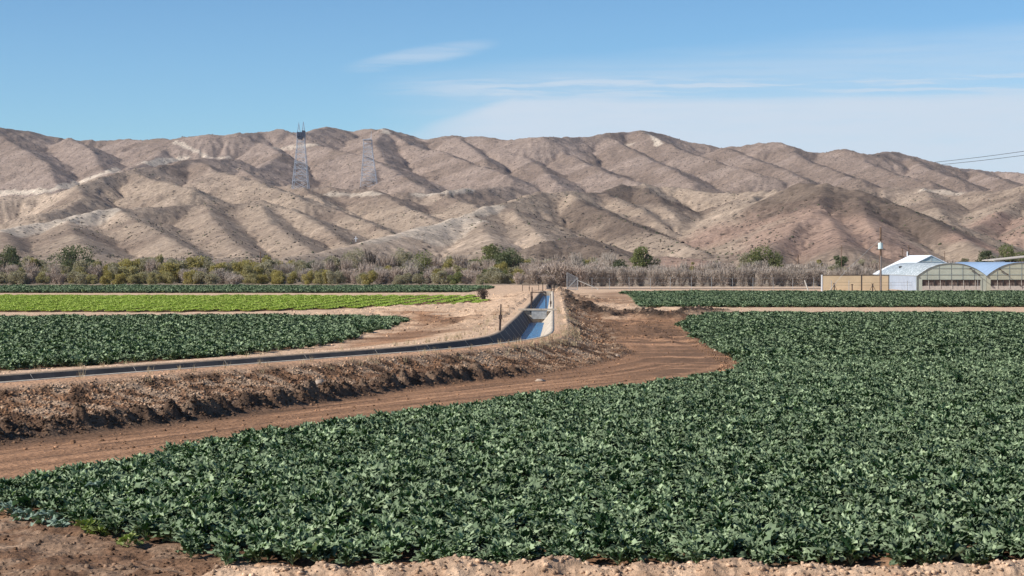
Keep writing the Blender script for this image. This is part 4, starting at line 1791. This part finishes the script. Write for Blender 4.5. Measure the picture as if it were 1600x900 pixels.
# front and back rows of the left belt
nbush = 0
for row, (D0, step, h0, h1) in enumerate(((326, 17, 1.7, 2.5), (334, 19, 2.2, 3.3), (345, 20, 2.9, 4.4), (358, 20, 3.6, 5.0))):
    px = -60 + row * 7
    while px < 880:
        q = rb.random()
        if px < 110:
            kind = 'bare_pink' if q < .55 else ('yellow' if q < .75 else 'sage')
        elif px < 260:
            kind = 'yellow' if q < .35 else ('olive' if q < .55 else ('sage' if q < .8 else 'bare_pink'))
        elif px < 520:
            kind = 'olive' if q < .40 else ('sage' if q < .68 else ('yellow' if q < .78 else 'bare_gray'))
        elif px < 700:
            kind = 'sage' if q < .28 else ('bare_pink' if q < .55 else ('olive' if q < .78 else 'bare_gray'))
        elif px < 820:
            kind = 'green' if q < .22 else ('sage' if q < .45 else ('bare_pink' if q < .72 else 'olive'))
        else:
            kind = 'bare_pink' if q < .8 else 'sage'
        if row == 0 and q > .9:
            kind = 'sage'
        D = D0 + rb.uniform(-4, 4)
        h = rb.uniform(h0, h1)
        sx = rb.uniform(.75, 1.25) * (.75 + .12 * row)
        bush(kind, (px + rb.uniform(-6, 6) - 800) / F * D, D, .42, sx, h / (2.6 if 'bare' not in kind else 2.9))
        nbush += 1
        px += step * rb.uniform(.7, 1.3)
# the pinkish thicket beside the canal head
for (px, h, s_) in ((838, 3.0, 1.1), (856, 3.6, 1.2), (874, 3.9, 1.3), (888, 3.4, 1.1), (905, 3.2, 1.1)):
    D = 330 + rb.uniform(-3, 3)
    bush('bare_pink', (px - 800) / F * D, D, .2, s_, h / 2.9)
# the grey hedge row on the right
px = 880
while px < 1375:
    D = 336 + rb.uniform(-.8, .8)
    bush('bare_gray', (px - 800) / F * D, D, .0, rb.uniform(.66, .86), rb.uniform(2.7, 3.4) / 2.9, 'leafless grey vase-shaped shrub in the hedge row behind the wire fence',
         'shrubs of the grey hedge row', 'hedge_shrub')
    px += 15.5 * rb.uniform(.85, 1.15)
# a second, looser row behind it
px = 900
while px < 1640:
    D = 350 + rb.uniform(-5, 5)
    kind = 'bare_gray' if rb.random() < .55 else ('bare_pink' if rb.random() < .6 else 'sage')
    if px > 1380 and px < 1600:
        kind = 'sage' if rb.random() < .5 else 'bare_gray'
    bush(kind, (px - 800) / F * D, D, .1, rb.uniform(.8, 1.3), rb.uniform(3.0, 4.1) / 2.8, LAB[kind][1].replace('scrub belt behind the fields', 'loose row behind the grey hedge'),
         LAB[kind][2].replace('scrub belt', 'row behind the hedge'))
    px += 24 * rb.uniform(.7, 1.3)
# dull shrubs on the foot of the dark hill above the canal head
for k in range(26):
    px, D = rb.uniform(815, 975), rb.uniform(372, 400)
    kind = rb.choice(['sage', 'dark', 'sage', 'olive', 'bare_gray'])
    bush(kind, (px - 800) / F * D, D, .1, rb.uniform(.8, 1.3), rb.uniform(3.2, 5.6) / 2.8, LAB[kind][1].replace('scrub belt behind the fields', 'thicket below the dark hill foot'),
         LAB[kind][2].replace('scrub belt', 'thicket below the dark hill'))
# dead clump on a stalk in the lettuce corner
x, y = at(755, 471, ZL)
o = empty('dead_bush', (x, y, ZL), 'dark dead bush with a flat top on a short stalk at the lettuce field corner', 'bush')
me = twig_mesh('top', 31, 2.0, .75, 'bare_gray', 12, 700, .03)
me.materials[0] = mat_plain('dead_twigs', (.075, .05, .038), .95, .3)
t_ = link('crown', me, None, o)
t_.location = (0, 0, .45)
MB().bar((0.05, 0, -.1), (0, 0, .6), .16, .22, 7).build('stalk', t_.data.materials[0], o)

# ================================================================== FENCES AND POLES
fence = empty('wire_fence', (0, 0, 0), 'long wire fence of thin pale posts in front of the grey hedge', 'fence')
fy = 300.0
px = 925.0
mb = MB()
while px < 1290:
    x = (px - 800) / F * fy
    MB().bar((x, fy, 0), (x + rb.uniform(-.05, .05), fy, 1.85 + rb.uniform(-.1, .15)), .030, .026, 5).build('post', GALV, fence)
    px += 31.5 * rb.uniform(.85, 1.15)
for z in (1.0, 1.75):
    MB().bar(((915 - 800) / F * fy, fy, z), ((1284 - 800) / F * fy, fy, z), .009, n=4).build('wire', GALV, fence)
x = (1262 - 800) / F * 281
o = MB().bar((0, 0, 0), (-.65, 0, 1.75), .11, .08, 6).build('leaning_post', PALEW)
o.location = (x + .2, 281, -.1)
tag(o, 'thick white post leaning left just before the tan fence', 'post')

# leaning gate of wire mesh by the thicket
x, y = at(893, 453, 0)
y = 296
x = (886 - 800) / F * y
o = empty('mesh_gate', (x, y, 0), 'pale blue-grey wire mesh gate standing askew beside the pinkish thicket', 'gate')
w0, h0 = 1.6, 2.3
fr = MB()
for a, b in (((0, 0, .2), (0.0, 0, h0 + .3)), ((w0, .3, .0), (w0, .3, h0 - .5)), ((0, 0, h0 + .3), (w0, .3, h0 - .5)), ((0, 0, .2), (w0, .3, 0)), ((0, 0, .2), (w0, .3, h0 - .5))):
    fr.bar(a, b, .05, n=5)
fr.build('frame', GALV, o)
ms = MB()
for k in range(1, 15):
    f = k / 15
    ms.bar((w0 * f, .3 * f, .2 - .2 * f), (w0 * f, .3 * f, h0 + .3 - .8 * f), .016, n=3)
    ms.bar((0, 0, .2 + (h0 + .1) * f), (w0, .3, (h0 - .5) * f), .016, n=3)
ms.build('wire_mesh', GALV, o)
o = MB().bar((0, 0, 1.45), (3.0, 0, .2), .06, n=6).bar((2.95, 0, .3), (2.95, 0, -.1), .05, n=5).build('barrier_pole', PALEW)
o.location = ((903 - 800) / F * 294, 294, 0)
tag(o, 'pale pole sloping down to the right beside the mesh gate', 'pole')


def pole(px, pt, D, r, lab, name='utility_pole', zb=-.2, tilt=0.0):
    x = (px - 800) / F * D
    zt = CH + (HZ - pt) / F * D
    o = empty(name, (x, D, 0), lab, 'pole')
    MB().bar((0, 0, zb), (tilt, 0, zt), r, r * .72, 8).build('shaft', WOOD, o)
    return o, zt, x


o, zt, x = pole(1376, 355, 276, .17, 'tall brown utility pole carrying a transformer in front of the greenhouses')
D = 276
zz = CH + (HZ - 384) / F * D
TRC = mat_plain('transformer_paint', (.60, .72, .72), .5, .1, 2)
tr_ = MB().bar((-.08, -.32, zz - .45), (-.08, -.32, zz + .4), .34, n=12).build('transformer', TRC, o, False)
MB().bar((-.08, -.32, zz + .40), (-.08, -.32, zz + .56), .12, .09, 8).build('bushing', PALEW, tr_)
MB().box((.0, -.15, zz + .9), (.9, .1, .1)).build('crossarm', WOOD, o)
MB().bar((0, -.22, 0), (0, -.22, zz - 1.4), .035, n=5).build('conduit', GALV, o)
MB().bar((0, 0, zz + 1.0), (-5.0, -1.0, 3.0), .018, n=3).bar((-5.0, -1, 3.0), (-7.6, -1.5, 0), .018, n=3).build('guy_wire', GALV, o)
for (px, pt, D, r, lab) in ((1420, 383, 345, .13, 'dark pole with a small white lamp behind the gabled greenhouse'), (1410, 387, 350, .10, 'thin dark pole left of the lamp pole behind the gabled greenhouse'),
                            (1315, 383, 352, .08, 'thin dark pole behind the hedge above the round grey-green tree'), (1247, 399, 350, .14, 'short stubby brown pole above the hedge'),
                            (407, 393, 352, .13, 'short brown pole standing in the left scrub'), (1476, 392, 352, .07, 'thin pale pole behind the first greenhouse')):
    o, zt, x = pole(px, pt, D, r, lab)
    if px == 1420:
        MB().bar((-.28, -.2, zt - 1.9), (-.28, -.2, zt - 1.1), .14, .10, 8).build('lamp', WHITE, o)
        MB().box((-.14, -.12, zt - 1.2), (.3, .05, .05)).build('bracket', GALV, o)

# two cables high at the right, coming over the ridge
for (ya, yb, lab) in ((250, 227, 'upper of the two thin power cables against the sky at the right'), (253, 235.5, 'lower of the two thin power cables against the sky at the right')):
    a = Vector(P3(1330, ya + 14, 3300))
    b = Vector(P3(1780, yb - 20, 2500))
    prev = None
    mb = MB()
    for k in range(13):
        t_ = k / 12
        q = a.lerp(b, t_) - Vector((0, 0, 26 * 4 * t_ * (1 - t_) * .25))
        if prev is not None:
            mb.bar(prev, q, .34, n=4)
        prev = q
    tag(mb.build('power_cable', DARKM), lab, 'cable')

# ================================================================== PYLONS
PYL = mat_plain('pylon_steel', (.42, .47, .54), .6, .15, .3, .4)
PYD = mat_plain('pylon_dark', (.05, .06, .09), .7, .2, .5)


def pylon(pxb, pyb, px_t, pt, wb, wt, lab, kind):
    h = None
    for dpy in (0, -1, -2, 1, 2, 3):
        h = hit(pxb, pyb + dpy)
        if h:
            break
    D = h[1]
    zb = h[2] - 1.0
    scale = D / F
    zt = CH + (HZ - pt) * scale
    H = zt - zb
    o = empty('transmission_tower', (h[0], D, zb), lab, 'pylon')
    W0, W1 = wb * scale, wt * scale
    cx = (px_t - pxb) * scale
    body = MB()
    lv = 10
    hb = H * .84
    ring = []
    for k in range(lv + 1):
        f = (k / lv) ** .85
        z = hb * f
        w_ = (W0 + (W1 - W0) * min(1, f * 1.25)) / 2
        d_ = w_ * 1.15
        ring.append([Vector((cx * f + sx * w_, sy * d_, z)) for sx, sy in ((-1, -1), (1, -1), (1, 1), (-1, 1))])
    for c in range(4):
        leg = MB()
        for k in range(lv):
            leg.bar(ring[k][c], ring[k + 1][c], .11, n=4)
        leg.build('leg', PYL, o)
    for k in range(lv):
        for c in range(4):
            n_ = (c + 1) % 4
            body.bar(ring[k][c], ring[k + 1][n_], .085, n=3)
            body.bar(ring[k][n_], ring[k + 1][c], .085, n=3)
            body.bar(ring[k + 1][c], ring[k + 1][n_], .07, n=3)
            m_ = (ring[k][c] + ring[k][n_]) / 2
            body.bar(m_, (ring[k + 1][c] + ring[k][c]) / 2, .08, n=3)
            body.bar(m_, (ring[k + 1][n_] + ring[k][n_]) / 2, .08, n=3)
    body.build('bracing', PYL, o)
    if kind == 0:
        for sx in (-1, 1):
            pk = MB()
            bx = cx + sx * W1 * .30
            for dx, dy in ((-.9, -.9), (.9, -.9), (.9, .9), (-.9, .9)):
                pk.bar((bx + dx, dy, hb), (bx, 0, H + (0 if sx > 0 else -1.2)), .13, n=3)
            for q in (.25, .5, .75):
                zq = hb + (H - hb) * q
                r_ = .9 * (1 - q)
                pk.bar((bx - r_, -r_, zq), (bx + r_, -r_, zq), .10, n=3)
                pk.bar((bx - r_, -r_, zq), (bx + r_ * .8, -r_ * .8, zq + (H - hb) * .2), .09, n=3)
            pk.build('peak', PYL, o)
        for k, (dx, dz, w_, h_) in enumerate(((-.36, -.01, .26, .085), (.0, .0, .30, .06), (.34, .005, .30, .10), (-.1, -.055, .5, .035))):
            MB().box((cx + dx * W1, 0, hb - H * .03 + dz * H), (w_ * W1, 7.0, h_ * H)).build('insulator_bank', PYD, o)
    else:
        mb = MB()
        mb.box((cx, 0, hb + .1), (W1 * 1.05, W1 * 2.2, .35))
        mb.bar((cx + W1 * .4, 0, hb), (cx + W1 * .45, 0, H), .16, .08, 4)
        mb.bar((cx - W1 * .4, 0, hb), (cx + W1 * .4, 0, hb + 1.6), .12, n=3)
        mb.build('peak', PYL, o)
    return o


pylon(470, 293, 470.5, 190, 25, 12, 'taller left pylon with twin peaks and a dark insulator bank', 0)
pylon(577, 294, 574.5, 205, 26, 13, 'shorter right pylon with a flat pale top', 1)
# the white cross on the spur
h = hit(556, 378)
o = empty('cross', (h[0], h[1], h[2] - .3), 'small white cross standing on the pale dirt spur', 'cross')
sc_ = h[1] / F
MB().box((0, 0, 3.9 * sc_ + .3), (1.1 * sc_, 1.1 * sc_, 9.5 * sc_)).build('upright', WHITE, o)
MB().box((0, -.02, 6.0 * sc_), (5.5 * sc_, .9 * sc_, .95 * sc_)).build('crossbar', WHITE, o)

# ================================================================== GREENHOUSES
GD = 286.0
K = GD / F


def film_mat(name, col, rough, mott=None, spec=.6):
    m, t, b = mat_new(name)
    g = t.n.new('ShaderNodeTexCoord').outputs['Object']
    n = t.noise(g, .8, 4, .6)
    c = t.mix(t.ramp(n, .3, .7), tuple(x * .9 for x in col), tuple(min(1, x * 1.08) for x in col))
    if mott:
        v = t.voro(g, 2.2)
        n_2 = t.noise(g, 2.6, 3, .7)
        c = t.mix(t.ramp(t.math('ADD', v, t.math('MULTIPLY', n_2, .6)), .45, .85), c, mott)
    t.put(b.inputs['Base Color'], c)
    b.inputs['Roughness'].default_value = rough
    b.inputs['Specular IOR Level'].default_value = spec
    return m


M_MOT = film_mat('mottled_film', (.62, .66, .68), .45, (.30, .34, .36))
M_BLUE = film_mat('blue_film', (.27, .37, .52), .3)
M_WALL = film_mat('wall_film', (.46, .48, .39), .5)
M_SIDE = film_mat('side_film', (.36, .41, .48), .5)
M_TANW = film_mat('tan_wall', (.46, .45, .34), .5)
M_WIN = mat_plain('window_screen', (.155, .115, .095), .85, .25, 1.5)
M_RIB = mat_plain('rib_metal', (.30, .34, .33), .5, .1, 3, .5)
M_SILL = mat_plain('sill', (.50, .44, .38), .9, .12, 3)


def gx(px, D=GD):
    return (px - 800) / F * D


def gzp(py, D=GD):
    return CH + (HZ - py) / F * D


def arch(x0, x1, zg, za, n=22, flat=.0):
    """outline of the roof from the left gutter over the top to the right gutter"""
    pts = []
    for k in range(n + 1):
        a = k / n * 2 - 1
        z = zg + (za - zg) * (1 - abs(a) ** 2.25)
        pts.append((x0 + (x1 - x0) * k / n, z))
    return pts


def greenhouse(x0, x1, zg, za, length, roof_m, wall_m, lab, wx0, wx1, nwin, side=True, ribs=(1448, 1467, 1486, 1504, 1522)):
    o = empty('greenhouse', (x0, GD, 0), lab, 'greenhouse')
    out_ = arch(x0, x1, zg, za)
    # roof sheet with thickness, a shade proud of the end walls
    V, n = [], len(out_)
    for yy in (GD - .12, GD + length):
        for (x, z) in out_:
            V.append((x - x0, yy - GD, z + .04))
    for yy in (GD - .12, GD + length):
        for (x, z) in out_:
            V.append((x - x0, yy - GD, z - .02))
    Fq = []
    for k in range(n - 1):
        Fq.append((k, k + 1, n + k + 1, n + k))
        Fq.append((2 * n + k + 1, 2 * n + k, 3 * n + k, 3 * n + k + 1))
        Fq.append((k + 1, k, 2 * n + k, 2 * n + k + 1))
    r = link('roof', np_mesh('roof', np.array(V), np.array(Fq), True), roof_m, o)
    # end walls with the strip of openings left free
    zs0, zs1 = .78, 1.66
    a0, a1 = wx0 - x0, wx1 - x0
    xx = [p[0] - x0 for p in out_]
    top = [(p[0] - x0, 0, p[1] - .03) for p in out_]
    wl = MB()
    wl.slab([(0, 0, zs1)] + top + [(xx[-1], 0, zs1)], (0, .05, 0))
    wl.slab([(0, 0, 0), (0, 0, zs1), (a0, 0, zs1), (a0, 0, 0)], (0, .05, 0))
    wl.slab([(a1, 0, 0), (a1, 0, zs1), (xx[-1], 0, zs1), (xx[-1], 0, 0)], (0, .05, 0))
    wl.build('end_wall', wall_m, o)
    MB().slab([(a0, 0, 0), (a0, 0, zs0), (a1, 0, zs0), (a1, 0, 0)], (0, .08, 0)).build('sill_panel', M_SILL, o)
    MB().slab([(0, length, 0)] + [(q[0], length, q[2]) for q in top] + [(xx[-1], length, 0)], (0, .05, 0)).build('end_wall', wall_m, o)
    ww = (a1 - a0) / nwin
    for k in range(nwin):
        b0 = a0 + k * ww
        f = MB().box((b0 + ww / 2, .16, (zs0 + zs1) / 2), (ww, .04, zs1 - zs0))
        f = f.build('window', M_WIN, o)
        fr_ = MB()
        fr_.box((b0 + .055, .03, (zs0 + zs1) / 2), (.13, .14, zs1 - zs0))
        fr_.box((b0 + ww / 2 + .05, .03, zs1 - .045), (ww - .14, .13, .09))
        fr_.build('frame', DARKM, f)
        MB().bar((b0 + ww * .55, -.05, .4), (b0 + ww * .55, -.05, zs1 - .1), .025, n=4).build('mullion', PALEW, f)
    if side:
        MB().box((-.03, length / 2, zg / 2), (.06, length, zg - .02)).build('side_wall', M_SIDE, o)
        MB().box((-.08, -.05, zg / 2), (.12, .12, zg)).build('corner_post', M_RIB, o)
    MB().box((-.0, length / 2 - .2, zg + .0), (.22, length, .09)).build('gutter', GALV, o)
    rb_ = MB()
    for rp_ in ribs:
        x = gx(rp_) - x0
        if x < .1 or x > xx[-1] - .1:
            continue
        z1 = float(np.interp(x, xx, [q[2] for q in top]))
        rb_.box((x, -.025, (z1 + zs1) / 2), (.05, .04, z1 - zs1 - .03))
    for z in (gzp(429), gzp(419)):
        xa = [q for q in top if q[2] > z]
        if len(xa) > 1:
            rb_.box(((xa[0][0] + xa[-1][0]) / 2, -.055, z), (xa[-1][0] - xa[0][0], .03, .05))
    rb_.build('wall_rib', M_RIB, o)
    return o


zg = gzp(431)
za = gzp(411.3)
g1 = greenhouse(gx(1433), gx(1541), zg, za, 31, M_MOT, M_WALL, 'arched greenhouse with mottled white roof and pale green end wall, beside the tan fence', gx(1441), gx(1532), 5)
g2 = greenhouse(gx(1541.4), gx(1650), zg, za + .1, 36, M_BLUE, M_TANW, 'arched greenhouse with smooth blue roof and yellowish end wall at the right edge', gx(1548), gx(1642), 5, False,
                ribs=(1558, 1577, 1596, 1615, 1632))
for g, pp in ((g1, [(1516, 420, 1528, 429.5)]), (g2, [(1562, 421, 1572, 428.5)])):
    for (a, b, c, d) in pp:
        x0 = g.location.x
        p, q = Vector((gx(a) - x0, -.25, gzp(b))), Vector((gx(c) - x0, -.9, gzp(d)))
        MB().bar(p, q, .045, n=5).box(tuple(p), (.28, .2, .2)).box(tuple(q), (.22, .18, .16)).build('vent_arm', STEEL, g)
MB().bar((gx(1527) - g1.location.x, -.3, 0), (gx(1527) - g1.location.x, -.3, gzp(430)), .03, n=5).build('downpipe', GALV, g1)
# ventilator on the mottled roof
MB().box((-2.1 + 0.35, 17, 3.1), (.1, .1, .1))
vx = 1.6
zv = float(np.interp(vx, [p[0] - gx(1433) for p in arch(gx(1433), gx(1541), zg, za)], [p[1] for p in arch(gx(1433), gx(1541), zg, za)]))
MB().box((vx, 20.5, zv + .12), (.4, .45, .3)).build('roof_vent', DARKM, g1)

# gabled greenhouse with a white roof behind
D1, L = 318.5, 17.5
xr = gx(1455, D1)
hwid = 6.1
ze, zr = 2.1, gzp(399.6, D1)
o = empty('gabled_greenhouse', (xr, D1, 0), 'greenhouse with a bright white pitched roof behind the arched ones', 'greenhouse')
for sg in (-1, 1):
    MB().slab([(0, -.15, zr), (0, L, zr), (sg * (hwid + .2), L, ze - .05), (sg * (hwid + .2), -.15, ze - .05)], (0, 0, .10)).build('roof_slope', WHITE, o)
MB().slab([(-hwid, 0, 0), (-hwid, 0, ze - .05), (0, 0, zr - .05), (hwid, 0, ze - .05), (hwid, 0, 0)], (0, .05, 0)).build('gable_wall', film_mat('gable_glass', (.36, .42, .42), .3), o)
mb = MB()
for x in (-4, -2, 0, 2, 4):
    z1 = ze + (zr - ze) * (1 - abs(x) / hwid) - .1
    mb.box((x, -.03, z1 / 2), (.07, .05, z1))
for z, wv in ((2.4, 5.3), (3.3, 3.6), (4.2, 1.9)):
    mb.box((0, -.07, z), (2 * wv, .03, .07))
mb.build('glazing_bar', PALEW, o)
MB().box((-hwid + .03, L / 2, ze / 2 - .05), (.05, L - .1, ze - .1)).build('side_wall', M_SIDE, o)

# open shed at the far right
D2 = 352
o = empty('open_shed', (gx(1554, D2), D2, 0), 'open shed with white end panel and pale sloping roof behind the rightmost greenhouse', 'shed')
xw1 = gx(1570, D2) - gx(1554, D2)
z0_, z1_ = gzp(412, D2), gzp(407.5, D2)
MB().box((xw1 / 2, 0, z1_ / 2 - .05), (xw1, .15, z1_)).build('end_panel', WHITE, o)
xr_ = gx(1680, D2) - gx(1554, D2)
MB().slab([(-.15, -.5, z1_), (xr_, -.5, z1_ + 1.5), (xr_, 9, z1_ + 1.5), (-.15, 9, z1_)], (0, 0, .16)).build('roof', M_SILL, o)
MB().box(((xw1 + xr_) / 2, 4, z1_ / 2), (xr_ - xw1, .15, z1_)).build('back_wall', mat_plain('shed_brown', (.09, .06, .045), .9, .2), o)
for k in range(4):
    x = xw1 + 1.5 + k * 3.2
    z = z1_ + 1.5 * x / xr_ - .05
    MB().box((x, -.2, z / 2), (.15, .15, z)).build('post', WOOD, o)

# tan fence
TD = 284.5
o = empty('panel_fence', (gx(1284, TD), TD, 0), 'tall tan panel fence with a white end post beside the greenhouses', 'fence')
TAN_M = mat_plain('tan_panel', (.62, .48, .31), .9, .08, .7)
zt = gzp(430.5, TD)
w_a = gx(1346, TD) - gx(1284, TD)
w_b = gx(1388, TD) - gx(1284, TD)
for a, b in ((.1, w_a - .07), (w_a + .07, w_b)):
    MB().box(((a + b) / 2, 0, zt / 2), (b - a, .06, zt)).build('panel', TAN_M, o)
    MB().box(((a + b) / 2, -.01, zt + .045), (b - a, .10, .08)).build('top_rail', DARKM, o)
MB().box((0, 0, zt / 2 + .05), (.18, .14, zt + .1)).build('end_post', WHITE, o)
MB().box((w_a, 0, zt / 2 + .05), (.11, .12, zt + .1)).build('post', DARKM, o)
MB().box((w_b + .08, 0, zt / 2 + .05), (.11, .12, zt + .1)).build('post', DARKM, o)
# braced posts of an old wire fence in front of it
FD = 279.5
o = empty('old_wire_fence', (gx(1299, FD), FD, 0), 'old wire fence of braced rusty posts in front of the tan panels', 'fence')
for (px, pt, kind) in ((1299, 438, 0), (1303.5, 443, 1), (1326.5, 438, 0), (1331.5, 444.5, 2), (1363.5, 443.5, 1), (1392, 441, 0), (1418, 439, 0)):
    x = gx(px, FD) - gx(1299, FD)
    z = gzp(pt, FD)
    mb = MB().bar((x, 0, 0), (x, 0, z), .045 if kind == 0 else .085, n=5)
    if kind == 1:
        mb.bar((x, 0, z * .9), (x + .45, 0, .1), .03, n=4).bar((x, 0, z * .9), (x - .4, 0, .2), .03, n=4).box((x, 0, z), (.35, .12, .08))
    if kind == 2:
        mb.box((x, 0, z), (.3, .12, .09))
    mb.build('post', STEEL if kind else GALV, o)
for z in (.95, 1.35):
    MB().bar((0, 0, z), (gx(1425, FD) - gx(1299, FD), 0, z), .014, n=3).build('wire', STEEL, o)

# ================================================================== single plants and stones one can point at
PALEL = mat_leaf('pale_leaf', (.11, .17, .12), (.19, .26, .19), (.32, .40, .31), .5, .12, .4)
YELL = mat_leaf('yellow_leaf', (.13, .19, .04), (.20, .26, .07), (.36, .38, .14), .5, .2, .3)
pale_m = plant_mesh('leaf', 811, 16, .36, .24, .8, 5, 5, (8, 60))
pale_m.materials.append(PALEL)
yel_m = plant_mesh('leaf', 815, 14, .36, .17, .9, 5, 5, (20, 70))
yel_m.materials.append(YELL)
for (px, py, me, lab, sc_) in (
        (12, 806, pale_m, 'pale blue-green cabbage leaning out of the crop at the left edge', 1.15),
        (40, 814, pale_m, 'pale cabbage over the dark hollow at the lower left crop edge', 1.0),
        (76, 820, pale_m, 'largest pale cabbage at the tip of the lower left crop edge', 1.1),
        (94, 826, pale_m, 'small pale cabbage lying out on the bare soil at lower left', .7),
        (138, 836, yel_m, 'yellow-green plant at the crop edge right of the pale cabbages', .85),
        (160, 838, yel_m, 'second yellow-green plant, right of the first at the lower left edge', .8),
        (200, 856, yel_m, 'yellow-green plant sticking out low from the crop at lower left', .8),
        (150, 757, pale_m, 'bluish cabbage head showing among the leaves at the left', .95)):
    x, y = at(px, py, .0 if py > 790 else .35)
    o = link('cabbage_plant' if me is pale_m else 'broccoli_plant', me)
    o.location = (x, y, gz(x, y) - .02 if py > 790 else .18)
    o.scale = (sc_,) * 3
    o.rotation_euler = (0, 0, rb.uniform(0, 6))
    tag(o, lab, 'plant')
STONE = mat_plain('pale_stone', (.42, .32, .24), .9, .15, 9)
for (px, py, r_, lab) in ((497, 614, .34, 'pale mound-like boulder at the toe of the canal bank'), (843, 596, .16, 'pale stone on the track below the bank'), (965, 558, .14, 'pale stone at the foot of the bank bend'),
                          (1118, 549, .13, 'white stone at the right crop edge'), (1130, 546, .17, 'larger white stone beside the right crop edge')):
    x, y = at(px, py, 0)
    rn = np.random.RandomState(int(px))
    me = clod_mesh(np.zeros(1), np.zeros(1), np.zeros(1), np.array([r_]), np.ones((1, 3)), int(px))
    o = link('stone', me, STONE)
    o.location = (x, y, gz(x, y))
    tag(o, lab, 'stone')

# dry weeds along the canal's lip
rn = np.random.RandomState(44)
wx_, wy_, wh_ = [], [], []
for k in range(260):
    y = rn.uniform(62, 150) if k > 90 else rn.uniform(86, 104)
    j = int(np.argmin(np.abs(CLs[:, 1] - y)))
    tx, ty = tang[j]
    side_ = 1 if rn.rand() < .75 else -1
    off = CLs[j, 2] + rn.uniform(.35, 1.6)
    wx_.append(CLs[j, 0] + side_ * ty * off)
    wy_.append(CLs[j, 1] - side_ * tx * off)
    wh_.append(rn.uniform(.10, .34))
zz_, _ = ground_z(np.array(wx_), np.array(wy_))
V = []
for x, y, z, h_ in zip(wx_, wy_, zz_, wh_):
    for b in range(14):
        a = rn.uniform(0, 6.28)
        ln = rn.uniform(.1, .6) * h_
        bx, by = x + rn.normal() * .06, y + rn.normal() * .06
        px_, py_ = -math.sin(a) * .008, math.cos(a) * .008
        hh_ = h_ * rn.uniform(.6, 1.1)
        V += [(bx - px_, by - py_, z - .02), (bx + px_, by + py_, z - .02), (bx + math.cos(a) * ln + px_ * .3, by + math.sin(a) * ln + py_ * .3, z + hh_)]
o = link('dry_grass', np_mesh('dry_grass', np.array(V), np.arange(len(V)).reshape(-1, 3)), mat_plain('dry_straw', (.46, .36, .22), .9, .3, 5))
tag(o, kind='stuff')
